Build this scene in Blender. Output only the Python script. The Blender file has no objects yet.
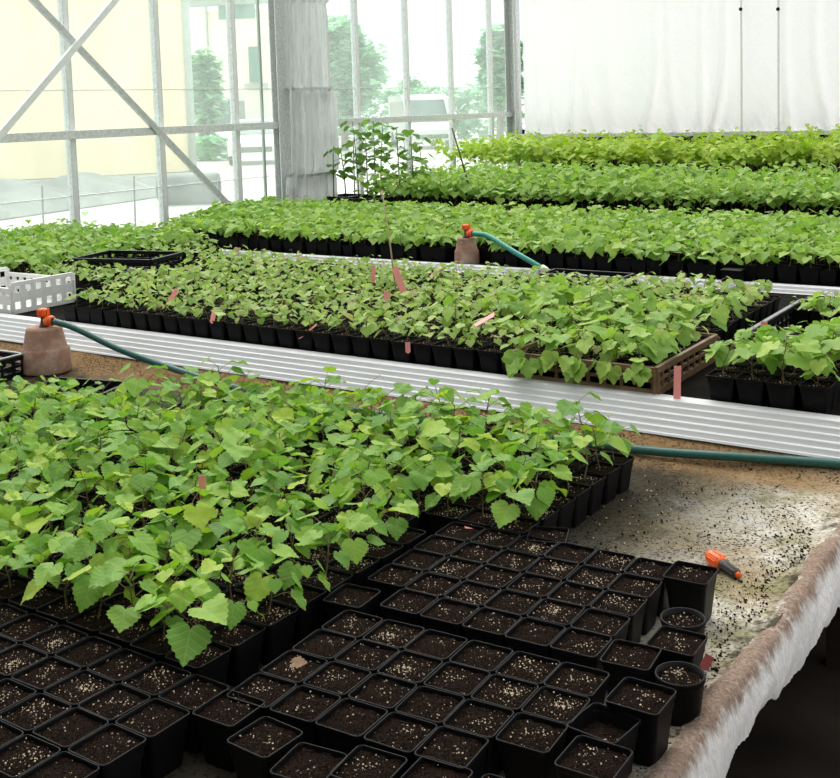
import bpy, math, random
from mathutils import Vector, Matrix
C = bpy.context.scene.collection
PI = math.pi
rnd = random.Random(7)

# ------------------------------------------------------------------ camera
F_PX, PY, PITCH, ROLL, YAW = 1123.1497, 209.878, 0.0924, -0.0307, 0.5899
EYE = Vector((0, 0, 1.65))
fw = Vector((-math.sin(YAW)*math.cos(PITCH), math.cos(YAW)*math.cos(PITCH), -math.sin(PITCH)))
rt = Vector((math.cos(YAW), math.sin(YAW), 0)); up = rt.cross(fw)
CR = rt*math.cos(ROLL) + up*math.sin(ROLL)
CU = -rt*math.sin(ROLL) + up*math.cos(ROLL)
cam = bpy.data.cameras.new('camera'); cam_o = bpy.data.objects.new('camera', cam); C.objects.link(cam_o)
cam_o.matrix_world = Matrix(((CR.x, CU.x, -fw.x, EYE.x), (CR.y, CU.y, -fw.y, EYE.y), (CR.z, CU.z, -fw.z, EYE.z), (0, 0, 0, 1)))
cam.sensor_width = 36; cam.lens = F_PX*36/840; cam.shift_y = -(389-PY)/840
cam.clip_start = .05; cam.clip_end = 400
bpy.context.scene.camera = cam_o

def ray(px, py): return fw + CR*((px-420)/F_PX) - CU*((py-PY)/F_PX)
def atz(px, py, z):
    d = ray(px, py); return EYE + d*((z-EYE.z)/d.z)
def aty(px, py, y):
    d = ray(px, py); return EYE + d*(y/d.y)
def atx(px, py, x):
    d = ray(px, py); return EYE + d*(x/d.x)
def seen(p, m=40):
    v = p-EYE; k = v.dot(fw)
    if k < .1: return False
    x = 420+F_PX*v.dot(CR)/k; y = PY-F_PX*v.dot(CU)/k
    return -m < x < 840+m and -m < y < 778+m

# ------------------------------------------------------------------ materials
def mat(name):
    m = bpy.data.materials.new(name); m.use_nodes = True
    nt = m.node_tree; b = nt.nodes['Principled BSDF']
    return m, nt, b
def N(nt, t, **kw):
    n = nt.nodes.new(t)
    for k, v in kw.items():
        if k in n.inputs: n.inputs[k].default_value = v
        else: setattr(n, k, v)
    return n
def ramp(nt, fac, stops, interp='LINEAR'):
    r = nt.nodes.new('ShaderNodeValToRGB'); cr = r.color_ramp; cr.interpolation = interp
    while len(cr.elements) < len(stops): cr.elements.new(.5)
    for e, (p, c) in zip(cr.elements, stops):
        e.position = p; e.color = (*c, 1)
    nt.links.new(fac, r.inputs[0]); return r.outputs[0]
def coords(nt, kind='Object', scale=(1, 1, 1)):
    t = nt.nodes.new('ShaderNodeTexCoord'); mp = nt.nodes.new('ShaderNodeMapping')
    mp.inputs['Scale'].default_value = scale
    nt.links.new(t.outputs[kind], mp.inputs[0]); return mp.outputs[0]
def noise(nt, vec, s, d=4, r=.55):
    n = N(nt, 'ShaderNodeTexNoise', Scale=s, Detail=d, Roughness=r); nt.links.new(vec, n.inputs['Vector']); return n.outputs['Fac']
def mix(nt, f, a, b):
    n = nt.nodes.new('ShaderNodeMix'); n.data_type = 'RGBA'
    for s, v in ((0, f), (6, a), (7, b)):
        if hasattr(v, 'links'): nt.links.new(v, n.inputs[s])
        elif s == 0: n.inputs[0].default_value = v
        else: n.inputs[s].default_value = (*v, 1)
    return n.outputs[2]
def bump(nt, b, h, st=.3, dist=.01):
    n = N(nt, 'ShaderNodeBump', Strength=st, Distance=dist); nt.links.new(h, n.inputs['Height']); nt.links.new(n.outputs[0], b.inputs['Normal'])
def simple(name, col, rough=.5, metal=0, var=.15, scale=30, spec=.5, bmp=.15, kind='Object'):
    m, nt, b = mat(name)
    v = coords(nt, kind); n = noise(nt, v, scale)
    nt.links.new(ramp(nt, n, [(.25, tuple(c*(1-var) for c in col)), (.75, tuple(min(1, c*(1+var)) for c in col))]), b.inputs['Base Color'])
    b.inputs['Roughness'].default_value = rough; b.inputs['Metallic'].default_value = metal
    b.inputs['Specular IOR Level'].default_value = spec
    if bmp: bump(nt, b, n, bmp, .004)
    return m

M = {}
M['pot'] = simple('black_pot_plastic', (.005, .005, .0055), .45, 0, .3, 25, .14, .08)
M['blackplastic'] = simple('black_plastic', (.006, .006, .007), .42, 0, .3, 25, .18, .05)
M['greyrim'] = simple('worn_grey_plastic', (.20, .21, .21), .4, 0, .2, 40)
M['whiteplastic'] = simple('white_plastic', (.80, .80, .78), .4, 0, .05, 30, .5, .03)
M['brownplastic'] = simple('brown_plastic', (.19, .115, .065), .5, 0, .25, 40)
M['terracotta'] = None
M['orange'] = simple('orange_plastic', (.85, .12, .012), .35, 0, .06, 30, .5, .02)
M['hosegreen'] = simple('dark_green_hose_rubber', (.020, .105, .090), .4, 0, .15, 60)
M['hoseteal'] = simple('teal_hose_rubber', (.012, .27, .21), .38, 0, .1, 60)
M['tag'] = simple('pink_tag_plastic', (.90, .34, .32), .45, 0, .06, 20, .5, .02)
M['redtag'] = simple('dark_red_plastic', (.35, .07, .07), .5, 0, .1, 20)
M['darkgrey'] = simple('dark_grey_plastic', (.05, .042, .042), .5, 0, .15, 50)
M['steel'] = simple('galvanised_steel', (.72, .73, .73), .5, .15, .25, 45, .5, .05)
M['steellight'] = simple('white_painted_aluminium', (.86, .86, .85), .45, .1, .08, 30, .5, .03)
M['darksteel'] = simple('grey_steel', (.58, .59, .59), .5, .15, .25, 45, .5, .05)
M['stem'] = simple('reddish_green_stem', (.16, .12, .05), .6, 0, .35, 60)
M['woody'] = simple('brown_woody_stem', (.11, .07, .04), .7, 0, .3, 60)
M['cane'] = simple('weathered_cane', (.38, .30, .19), .7, 0, .2, 50)
M['darkcane'] = simple('dark_cane', (.06, .06, .035), .7, 0, .2, 50)
M['deadleaf'] = simple('dry_brown_leaf', (.17, .085, .035), .7, 0, .3, 90)
M['benchwood'] = simple('dark_bench_timber', (.04, .03, .022), .9, 0, .3, 12, .1)
M['bed'] = simple('dark_bench_liner', (.010, .009, .007), .95, 0, .5, 18, .05)
M['concrete'] = simple('dark_brown_floor', (.022, .017, .013), .9, 0, .6, 3, .08)  # dark brown floor, mottled at random
M['yard'] = simple('pale_yard_gravel', (.50, .48, .45), .9, 0, .1, 2, .2, .1)
M['yellowwall'] = simple('cream_yellow_render', (.95, .79, .52), .9, 0, .04, .6, .2, .05)
M['whitewall'] = simple('white_render', (.92, .87, .78), .9, 0, .04, .6, .2, .05)
M['shutter'] = simple('green_grey_shutter', (.16, .30, .27), .6, 0, .1, 5)
M['pipe'] = simple('drain_pipe_paint', (.42, .47, .43), .6, 0, .1, 5)
M['roof'] = simple('grey_green_roof', (.32, .38, .36), .7, 0, .1, 5)
M['carwhite'] = simple('white_car_paint', (.82, .83, .83), .25, 0, .03, 3, .5, 0)
M['carsilver'] = simple('silver_car_paint', (.62, .66, .66), .3, .3, .03, 3, .5, 0)
M['carglass'] = simple('dark_car_glass', (.05, .10, .10), .1, 0, .1, 3, .5, 0)
M['tyre'] = simple('black_tyre_rubber', (.03, .03, .03), .8, 0, .1, 10)
M['tarp'] = simple('grey_tarpaulin', (.12, .125, .12), .55, 0, .35, 1.2, .4, .5)
M['hazyleaf'] = simple('outdoor_foliage', (.10, .24, .10), .7, 0, .5, 3)
M['trunk'] = simple('tree_bark', (.15, .11, .08), .9, 0, .3, 8)
M['lawn'] = simple('verge_grass', (.25, .36, .14), .9, 0, .3, 4)

def leafmat(name, stops, trans=.35, veins=True):
    m, nt, b = mat(name)
    g = nt.nodes.new('ShaderNodeNewGeometry'); oi = nt.nodes.new('ShaderNodeObjectInfo')
    a = N(nt, 'ShaderNodeMath', operation='MULTIPLY'); nt.links.new(oi.outputs['Random'], a.inputs[0]); a.inputs[1].default_value = 7.31
    s = N(nt, 'ShaderNodeMath', operation='ADD'); nt.links.new(g.outputs['Random Per Island'], s.inputs[0]); nt.links.new(a.outputs[0], s.inputs[1])
    f = N(nt, 'ShaderNodeMath', operation='FRACT'); nt.links.new(s.outputs[0], f.inputs[0])
    col = ramp(nt, f.outputs[0], stops)
    n = noise(nt, coords(nt), 45, 3)
    col = mix(nt, ramp(nt, n, [(.3, (0, 0, 0)), (.75, (.35, .35, .35))]), col, (.22, .33, .05))
    if veins:
        uv = nt.nodes.new('ShaderNodeUVMap'); sp = nt.nodes.new('ShaderNodeSeparateXYZ'); nt.links.new(uv.outputs[0], sp.inputs[0])
        ab = N(nt, 'ShaderNodeMath', operation='ABSOLUTE'); nt.links.new(sp.outputs[0], ab.inputs[0])
        k = N(nt, 'ShaderNodeMath', operation='MULTIPLY_ADD'); nt.links.new(ab.outputs[0], k.inputs[0]); k.inputs[1].default_value = -.75
        nt.links.new(sp.outputs[1], k.inputs[2])
        pp = N(nt, 'ShaderNodeMath', operation='PINGPONG'); nt.links.new(k.outputs[0], pp.inputs[0]); pp.inputs[1].default_value = .11
        mn = N(nt, 'ShaderNodeMath', operation='MINIMUM'); nt.links.new(pp.outputs[0], mn.inputs[0]); nt.links.new(ab.outputs[0], mn.inputs[1])
        vf = ramp(nt, mn.outputs[0], [(0, (.45, .45, .45)), (.022, (0, 0, 0))])
        col = mix(nt, vf, col, (.40, .56, .16))
        bump(nt, b, mn.outputs[0], .35, .01)
    nt.links.new(col, b.inputs['Base Color'])
    b.inputs['Roughness'].default_value = .5; b.inputs['Specular IOR Level'].default_value = .22
    tr = nt.nodes.new('ShaderNodeBsdfTranslucent')
    hs = N(nt, 'ShaderNodeHueSaturation', Saturation=1.1, Value=1.25); nt.links.new(col, hs.inputs['Color']); nt.links.new(hs.outputs[0], tr.inputs[0])
    mx = nt.nodes.new('ShaderNodeMixShader'); mx.inputs[0].default_value = trans
    nt.links.new(b.outputs[0], mx.inputs[1]); nt.links.new(tr.outputs[0], mx.inputs[2])
    nt.links.new(mx.outputs[0], nt.nodes['Material Output'].inputs[0])
    return m
M['leaf'] = leafmat('vine_leaf', [(0, (.13, .31, .055)), (.4, (.20, .415, .065)), (.8, (.32, .53, .075)), (1, (.50, .65, .09))])
M['leaf2'] = leafmat('small_vine_leaf', [(0, (.24, .40, .10)), (.4, (.34, .51, .13)), (.8, (.46, .60, .19)), (.96, (.56, .67, .24)), (1, (.46, .33, .18))], veins=False)
M['leaf4'] = leafmat('mid_green_leaf', [(0, (.20, .38, .075)), (.5, (.30, .50, .10)), (1, (.45, .62, .14))], veins=False)
M['leaf5'] = leafmat('lime_green_leaf', [(0, (.33, .53, .07)), (.5, (.46, .64, .085)), (1, (.58, .70, .13))], veins=False)
M['leaf6'] = leafmat('sapling_leaf', [(0, (.08, .20, .045)), (.5, (.14, .29, .065)), (1, (.24, .40, .09))], veins=False)
M['treeleaf'] = leafmat('outdoor_tree_leaf', [(0, (.17, .42, .25)), (.5, (.24, .52, .32)), (1, (.34, .62, .38))], veins=False)

# soil
m, nt, b = mat('potting_soil'); v = coords(nt); n = noise(nt, v, 260, 5, .75)
nt.links.new(ramp(nt, n, [(.36, (.003, .002, .0016)), (.52, (.022, .014, .010)), (.67, (.095, .056, .037))]), b.inputs['Base Color'])
b.inputs['Roughness'].default_value = .95; b.inputs['Specular IOR Level'].default_value = .04; bump(nt, b, n, 1, .02); M['soil'] = m
M['perlite'] = simple('perlite_grain', (.66, .53, .38), .8, 0, .55, 160)
# terracotta
m, nt, b = mat('weathered_terracotta'); v = coords(nt); n = noise(nt, v, 9, 5, .65); n2 = noise(nt, v, 60, 3)
c = ramp(nt, n, [(.3, (.22, .12, .085)), (.5, (.33, .19, .13)), (.68, (.46, .36, .28))])
nt.links.new(mix(nt, ramp(nt, n2, [(.6, (0, 0, 0)), (.75, (.6, .6, .6))]), c, (.55, .48, .40)), b.inputs['Base Color'])
b.inputs['Roughness'].default_value = .9; bump(nt, b, n2, .3, .004); M['terracotta'] = m
# dirty fleece on the bench
m, nt, b = mat('dirty_capillary_fleece'); v = coords(nt)
big = noise(nt, v, 2.6, 5, .6); mid = noise(nt, v, 9, 5, .65); fine = noise(nt, v, 95, 6, .8); alg = noise(nt, v, 4.4, 4, .6)
c = ramp(nt, mid, [(.3, (.36, .31, .23)), (.5, (.58, .54, .44)), (.66, (.76, .73, .66))])
c = mix(nt, ramp(nt, big, [(.42, (0, 0, 0)), (.62, (.85, .85, .85))]), c, (.30, .20, .09))
c = mix(nt, ramp(nt, alg, [(.52, (0, 0, 0)), (.66, (.7, .7, .7))]), c, (.20, .19, .07))
# wet, soil-stained patch beside the trays
sx = nt.nodes.new('ShaderNodeSeparateXYZ'); nt.links.new(v, sx.inputs[0])
st = N(nt, 'ShaderNodeMath', operation='MULTIPLY_ADD'); nt.links.new(mid, st.inputs[0]); st.inputs[1].default_value = -.45; nt.links.new(sx.outputs[0], st.inputs[2])
mr = N(nt, 'ShaderNodeMapRange'); nt.links.new(st.outputs[0], mr.inputs[0])
mr.inputs[1].default_value = 2.10; mr.inputs[2].default_value = 1.70; mr.inputs[3].default_value = 0; mr.inputs[4].default_value = .92
c = mix(nt, mr.outputs[0], c, (.026, .025, .016))
sy = nt.nodes.new('ShaderNodeSeparateXYZ'); nt.links.new(v, sy.inputs[0])
ly = N(nt, 'ShaderNodeMath', operation='MULTIPLY_ADD'); nt.links.new(mid, ly.inputs[0]); ly.inputs[1].default_value = .30; nt.links.new(sy.outputs[1], ly.inputs[2])
m3 = N(nt, 'ShaderNodeMapRange'); nt.links.new(ly.outputs[0], m3.inputs[0]); m3.inputs[1].default_value = 3.22-2.01+.15; m3.inputs[2].default_value = 3.36-2.01+.15; m3.inputs[4].default_value = .8
c = mix(nt, m3.outputs[0], c, (.34, .21, .10))
spk = N(nt, 'ShaderNodeTexVoronoi', Scale=85); nt.links.new(v, spk.inputs['Vector'])
sp2 = N(nt, 'ShaderNodeMath', operation='MULTIPLY'); nt.links.new(ramp(nt, spk.outputs['Distance'], [(.25, (1, 1, 1)), (.42, (0, 0, 0))]), sp2.inputs[0])
nt.links.new(ramp(nt, noise(nt, v, 5.5, 4, .7), [(.44, (0, 0, 0)), (.56, (1, 1, 1))]), sp2.inputs[1])
c = mix(nt, sp2.outputs[0], c, (.03, .024, .018))
dk = N(nt, 'ShaderNodeHueSaturation', Value=.22, Saturation=.9); nt.links.new(c, dk.inputs['Color'])
c = mix(nt, ramp(nt, fine, [(.50, (0, 0, 0)), (.60, (.85, .85, .85))]), c, dk.outputs[0])
s5 = N(nt, 'ShaderNodeMath', operation='MULTIPLY_ADD'); nt.links.new(noise(nt, v, 12, 5, .7), s5.inputs[0]); s5.inputs[1].default_value = .34; nt.links.new(sx.outputs[0], s5.inputs[2])
m5 = N(nt, 'ShaderNodeMapRange'); nt.links.new(s5.outputs[0], m5.inputs[0]); m5.inputs[1].default_value = 2.57; m5.inputs[2].default_value = 2.62; m5.inputs[4].default_value = .9
c = mix(nt, m5.outputs[0], c, (.03, .024, .016))
nt.links.new(c, b.inputs['Base Color']); b.inputs['Roughness'].default_value = .95; b.inputs['Specular IOR Level'].default_value = .1
bump(nt, b, fine, .5, .006); M['fleece'] = m
# edge strip: brown worn ridge, white pile hanging below (wear stays put in object space)
m, nt, b = mat('worn_white_fleece_edge'); v = coords(nt); sx = nt.nodes.new('ShaderNodeSeparateXYZ'); nt.links.new(v, sx.inputs[0])
nn = noise(nt, coords(nt, 'Object', (1, 1, .35)), 26, 4, .7); n3 = noise(nt, coords(nt, 'Object', (14, 14, 3)), 9, 4, .7)
h = N(nt, 'ShaderNodeMath', operation='MULTIPLY_ADD'); nt.links.new(nn, h.inputs[0]); h.inputs[1].default_value = .085; nt.links.new(sx.outputs[2], h.inputs[2])
mr = N(nt, 'ShaderNodeMapRange'); nt.links.new(h.outputs[0], mr.inputs[0])
mr.inputs[1].default_value = .512; mr.inputs[2].default_value = .540; mr.inputs[3].default_value = 0; mr.inputs[4].default_value = 1
brown = ramp(nt, n3, [(.3, (.19, .13, .095)), (.55, (.32, .235, .185)), (.8, (.50, .42, .35))])
white = ramp(nt, n3, [(.3, (.74, .71, .68)), (.6, (.90, .88, .86))])
nt.links.new(mix(nt, mr.outputs[0], white, brown), b.inputs['Base Color']); b.inputs['Roughness'].default_value = 1; b.inputs['Specular IOR Level'].default_value = .05
bump(nt, b, n3, .8, .008); M['edge'] = m
# ribbed aluminium
m, nt, b = mat('brushed_aluminium'); n = noise(nt, coords(nt, 'Object', (1, 40, 40)), 3, 4)
nt.links.new(ramp(nt, n, [(.3, (.60, .61, .62)), (.7, (.72, .73, .74))]), b.inputs['Base Color'])
b.inputs['Roughness'].default_value = .6; b.inputs['Metallic'].default_value = .15; M['alu'] = m
# silver screen fabric
def fabric(name, c0, c1, trans, metal, rough, wr, zs=1):
    m, nt, b = mat(name); v = coords(nt)
    w1 = N(nt, 'ShaderNodeTexWave', Scale=26, wave_type='BANDS', bands_direction='Z'); nt.links.new(v, w1.inputs[0])
    n = noise(nt, coords(nt, 'Object', (1, 1, zs)), wr, 6, .65); n2 = noise(nt, coords(nt, 'Object', (1, 1, 2.2)), 38, 3)
    nt.links.new(ramp(nt, n if zs != 1 else n2, [(.34, c0), (.66, c1)]), b.inputs['Base Color'])
    b.inputs['Roughness'].default_value = rough; b.inputs['Metallic'].default_value = metal
    bump(nt, b, n, .55 if zs == 1 else 1, .03 if zs == 1 else .08)
    tr = nt.nodes.new('ShaderNodeBsdfTranslucent'); tr.inputs[0].default_value = (.95, .95, .96, 1)
    mx = nt.nodes.new('ShaderNodeMixShader'); mx.inputs[0].default_value = trans
    nt.links.new(b.outputs[0], mx.inputs[1]); nt.links.new(tr.outputs[0], mx.inputs[2]); nt.links.new(mx.outputs[0], nt.nodes['Material Output'].inputs[0])
    return m
M['screen'] = fabric('silver_white_screen_cloth', (.90, .885, .89), (.96, .945, .95), .28, 0, .5, 5)
M['foil'] = fabric('silver_foil_cloth_crease_shaded', (.55, .55, .56), (.97, .97, .98), .22, .05, .42, 15, .06)  # vertical light and dark streaks in the base colour stand in for crease shading
# hazy greenhouse glass
m, nt, b = mat('dusty_greenhouse_glass'); nt.nodes.remove(b)
tp = nt.nodes.new('ShaderNodeBsdfTransparent'); tp.inputs[0].default_value = (.92, .97, .945, 1)
tl = nt.nodes.new('ShaderNodeBsdfTranslucent'); tl.inputs[0].default_value = (.86, .97, .92, 1)
gl = nt.nodes.new('ShaderNodeBsdfGlossy'); gl.inputs['Roughness'].default_value = .08
d = ramp(nt, noise(nt, coords(nt, 'Object', (1, 1, .5)), 2.2, 4), [(.3, (.09, .09, .09)), (.75, (.17, .17, .17))])
mx = nt.nodes.new('ShaderNodeMixShader'); nt.links.new(d, mx.inputs[0]); nt.links.new(tp.outputs[0], mx.inputs[1]); nt.links.new(tl.outputs[0], mx.inputs[2])
m2 = nt.nodes.new('ShaderNodeMixShader'); m2.inputs[0].default_value = .03; nt.links.new(mx.outputs[0], m2.inputs[1]); nt.links.new(gl.outputs[0], m2.inputs[2])
nt.links.new(m2.outputs[0], nt.nodes['Material Output'].inputs[0]); M['glass'] = m
m, nt, b = mat('clear_back_glass'); nt.nodes.remove(b)
tp = nt.nodes.new('ShaderNodeBsdfTransparent'); tp.inputs[0].default_value = (.97, .96, .96, 1); gl = nt.nodes.new('ShaderNodeBsdfGlossy'); gl.inputs['Roughness'].default_value = .08
mx = nt.nodes.new('ShaderNodeMixShader'); mx.inputs[0].default_value = .03; nt.links.new(tp.outputs[0], mx.inputs[1]); nt.links.new(gl.outputs[0], mx.inputs[2]); nt.links.new(mx.outputs[0], nt.nodes['Material Output'].inputs[0]); M['clearglass'] = m

# ------------------------------------------------------------------ mesh builder
class MB:
    def __init__(s): s.v = []; s.f = []; s.mi = []; s.uv = {}; s.sm = []
    def add(s, vs, fs, mi=0, smooth=False, uvs=None):
        o = len(s.v); s.v += [tuple(v) for v in vs]
        for f in fs: s.f.append(tuple(i+o for i in f)); s.mi.append(mi); s.sm.append(smooth)
        if uvs:
            for i, u in enumerate(uvs): s.uv[o+i] = u
        return s
    def box(s, x0, x1, y0, y1, z0, z1, mi=0, R=None):
        vs = [Vector((x, y, z)) for z in (z0, z1) for y in (y0, y1) for x in (x0, x1)]
        if R: vs = [R @ v for v in vs]
        return s.add(vs, [(0, 2, 3, 1), (4, 5, 7, 6), (0, 1, 5, 4), (2, 6, 7, 3), (0, 4, 6, 2), (1, 3, 7, 5)], mi)
    def bar(s, a, b, w, h, mi=0, upv=Vector((0, 0, 1))):
        a = Vector(a); b = Vector(b); d = (b-a).normalized(); sd = d.cross(upv)
        if sd.length < 1e-4: sd = Vector((1, 0, 0))
        sd.normalize(); u2 = sd.cross(d).normalized()
        vs = [p + sd*w*.5*i + u2*h*.5*j for p in (a, b) for i, j in ((-1, -1), (1, -1), (1, 1), (-1, 1))]
        return s.add(vs, [(3, 2, 1, 0), (4, 5, 6, 7), (0, 1, 5, 4), (1, 2, 6, 5), (2, 3, 7, 6), (3, 0, 4, 7)], mi)
    def tube(s, pts, rad, n=8, mi=0, cap=True):
        pts = [Vector(p) for p in pts]; m = len(pts)
        rr = rad if hasattr(rad, '__len__') else [rad]*m
        vs = []; pu = None
        for i, p in enumerate(pts):
            d = (pts[min(i+1, m-1)]-pts[max(i-1, 0)]).normalized()
            if pu is None:
                pu = d.orthogonal().normalized()
            else:
                pu = (pu - d*pu.dot(d)).normalized()
            w = d.cross(pu)
            vs += [p + (pu*math.cos(2*PI*k/n)+w*math.sin(2*PI*k/n))*rr[i] for k in range(n)]
        fs = [(i*n+k, i*n+(k+1) % n, (i+1)*n+(k+1) % n, (i+1)*n+k) for i in range(m-1) for k in range(n)]
        s.add(vs, fs, mi, True)
        if cap: 
            o = len(s.v)-len(vs)
            s.f += [tuple(o+k for k in reversed(range(n))), tuple(o+(m-1)*n+k for k in range(n))]; s.mi += [mi]*2; s.sm += [False]*2
        return s
    def lathe(s, prof, n=24, c=(0, 0, 0), mi=0, R=None, smooth=True):
        vs = [Vector((r*math.cos(2*PI*k/n), r*math.sin(2*PI*k/n), z)) for r, z in prof for k in range(n)]
        if R: vs = [R @ v for v in vs]
        vs = [v+Vector(c) for v in vs]
        fs = [(i*n+k, i*n+(k+1) % n, (i+1)*n+(k+1) % n, (i+1)*n+k) for i in range(len(prof)-1) for k in range(n)]
        return s.add(vs, fs, mi, smooth)
    def mesh(s, name, mats):
        me = bpy.data.meshes.new(name); me.from_pydata(s.v, [], s.f)
        for m in (mats if isinstance(mats, (list, tuple)) else [mats]): me.materials.append(M[m] if isinstance(m, str) else m)
        me.polygons.foreach_set('material_index', s.mi); me.polygons.foreach_set('use_smooth', s.sm)
        if s.uv:
            ul = me.uv_layers.new(name='UVMap')
            vi = [0]*len(me.loops); me.loops.foreach_get('vertex_index', vi)
            flat = []
            for i in vi: flat += s.uv.get(i, (0, 0))
            ul.data.foreach_set('uv', flat)
        me.update(); return me
    def build(s, name, mats, parent=None):
        return link(name, s.mesh(name, mats), parent)
def link(name, me, parent=None, loc=None, rz=None, sc=None):
    o = bpy.data.objects.new(name, me); C.objects.link(o)
    if parent: o.parent = parent
    if loc is not None: o.location = loc
    if rz is not None: o.rotation_euler = (0, 0, rz)
    if sc is not None: o.scale = (sc, sc, sc)
    return o
def tag(o, label, cat, group=None, kind=None):
    o['label'] = label; o['category'] = cat
    if group: o['group'] = group
    if kind: o['kind'] = kind
    return o
def thing(name, label, cat, loc=(0, 0, 0), rz=0, group=None):
    o = bpy.data.objects.new(name, None); C.objects.link(o); o.location = loc; o.rotation_euler = (0, 0, rz); o.empty_display_size = .05
    return tag(o, label, cat, group)
def struct(o, label=None, cat=None):
    o['kind'] = 'structure'
    if label: o['label'] = label; o['category'] = cat
    return o
ONES = ['zeroth', 'first', 'second', 'third', 'fourth', 'fifth', 'sixth', 'seventh', 'eighth', 'ninth', 'tenth', 'eleventh', 'twelfth', 'thirteenth', 'fourteenth', 'fifteenth', 'sixteenth', 'seventeenth', 'eighteenth', 'nineteenth']
TENS = {2: ('twenty', 'twentieth'), 3: ('thirty', 'thirtieth'), 4: ('forty', 'fortieth'), 5: ('fifty', 'fiftieth'), 6: ('sixty', 'sixtieth'), 7: ('seventy', 'seventieth'), 8: ('eighty', 'eightieth')}
def ordw(n):
    if n < 20: return ONES[n]
    t, u = divmod(n, 10); return TENS[t][1] if u == 0 else TENS[t][0]+'-'+ONES[u]

# ------------------------------------------------------------------ levels
ZB = .490        # front bench surface
ZR = .585        # pot rims on it
Z2 = .625        # second bench surface
Z3 = .645        # third bench and those behind
XE = -.700       # right-hand end of the front bench
WX = -7.617      # glazed wall
K = 2.2
WY0, WDY = 2.80989*K, .453377*K
CY = WY0 + WDY*7.56      # back corner

# ------------------------------------------------------------------ pots
def square_pot(h, top, base, wall=.0022, lip=.0022, rc=.011):
    def ring(half, z, r):
        out = []
        for cx, cy, a0 in ((1, 1, 0), (-1, 1, 90), (-1, -1, 180), (1, -1, 270)):
            for k in range(4):
                a = math.radians(a0+30*k); out.append((cx*(half-r)+r*math.cos(a), cy*(half-r)+r*math.sin(a), z))
        return out
    b = MB()
    rings = [ring(base*.96, 0, .008), ring(base, .004, .009), ring(top-.004, h-.012, rc), ring(top-.0015, h-.010, rc), ring(top, h-.001, rc), ring(top-.001, h, rc),
             ring(top-lip, h, rc*.8), ring(top-lip-.001, h-.003, rc*.8), ring(top-lip-.003, h-.030, rc*.8)]
    n = 16; vs = [v for r in rings for v in r]
    fs = [(i*n+k, i*n+(k+1) % n, (i+1)*n+(k+1) % n, (i+1)*n+k) for i in range(len(rings)-1) for k in range(n)]
    fs.append(tuple(reversed(range(n))))
    b.add(vs, fs); return b
def soil_mesh(half, z, seed, npl, rnd_pot=False):
    r = random.Random(seed); b = MB(); n = 9; vs = []
    for j in range(n):
        for i in range(n):
            x = (i/(n-1)*2-1); y = (j/(n-1)*2-1)
            if rnd_pot:
                q = max(abs(x), abs(y)); l = math.hypot(x, y) or 1
                x, y = x/l*q, y/l*q
            e = 1-max(abs(x), abs(y))
            vs.append((x*half, y*half, z + r.uniform(-.003, .003)+(.003 if e > .3 else -.001)))
    b.add(vs, [(j*n+i, j*n+i+1, (j+1)*n+i+1, (j+1)*n+i) for j in range(n-1) for i in range(n-1)], 0, True)
    cx, cy = r.uniform(-.5, .5), r.uniform(-.5, .5)
    for k in range(npl):
        if r.random() < .55: x, y = r.gauss(cx, .28), r.gauss(cy, .28)
        else: x, y = r.uniform(-.9, .9), r.uniform(-.9, .9)
        if max(abs(x), abs(y)) > .9 or (rnd_pot and math.hypot(x, y) > .88): continue
        s = r.choice([.0006, .0008, .0009, .0011, .0013, .0017, .0022]); p = Vector((x*half, y*half, z+.003+s*.4))
        ov = [p+Vector(d)*s*r.uniform(.7, 1.2) for d in ((1, 0, 0), (0, 1, 0), (-1, 0, 0), (0, -1, 0), (0, 0, 1), (0, 0, -1))]
        b.add(ov, [(0, 1, 4), (1, 2, 4), (2, 3, 4), (3, 0, 4), (1, 0, 5), (2, 1, 5), (3, 2, 5), (0, 3, 5)], 1)
    return b.mesh('soil', ['soil', 'perlite'])
POT = square_pot(.095, .0492, .036).mesh('pot', 'pot')
SOILS = [soil_mesh(.0462, .0875, 100+i, [34, 46, 24, 95, 60, 36, 18, 120, 44, 54][i]) for i in range(10)]
SOIL_LOW = soil_mesh(.042, .068, 140, 14)
TALLPOT = square_pot(.108, .0505, .037).mesh('pot', 'pot')
SOIL_TALL = [soil_mesh(.0472, .099, 150, 44), soil_mesh(.0472, .099, 151, 34)]
b = MB(); b.lathe([(.001, 0), (.034, 0), (.036, .003), (.0445, .075), (.046, .076), (.047, .086), (.0455, .088), (.0435, .0875), (.042, .06)], 28)
ROUNDPOT = b.mesh('pot', 'pot'); SOIL_ROUND = [soil_mesh(.0425, .076, 160+i, n, True) for i, n in enumerate((44, 75, 40))]

def bare_pot(loc, rz, label, group, kind='square', soil=None, tilt=(0, 0)):
    t = thing('seedling_pot', label, 'plant pot', loc, rz, group)
    t.rotation_euler = (tilt[0], tilt[1], rz)
    if kind == 'square': link('pot', POT, t); link('soil', soil or rnd.choice(SOILS), t, None, rnd.choice([0, PI/2, PI, -PI/2]))
    elif kind == 'tall': link('pot', TALLPOT, t); link('soil', soil or SOIL_TALL[0], t)
    else: link('pot', ROUNDPOT, t); link('soil', soil or SOIL_ROUND[0], t)
    return t

def grid(gx, gy, th, cells, fn, jit=.0012):
    c, s = math.cos(th), math.sin(th)
    for (j, i) in cells:
        u, v = .1*(j+.5), .1*(i+.5)
        fn(j, i, Vector((gx+c*u-s*v+rnd.uniform(-jit, jit), gy+s*u+c*v+rnd.uniform(-jit, jit), ZB)), th+rnd.uniform(-.02, .02))
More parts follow.
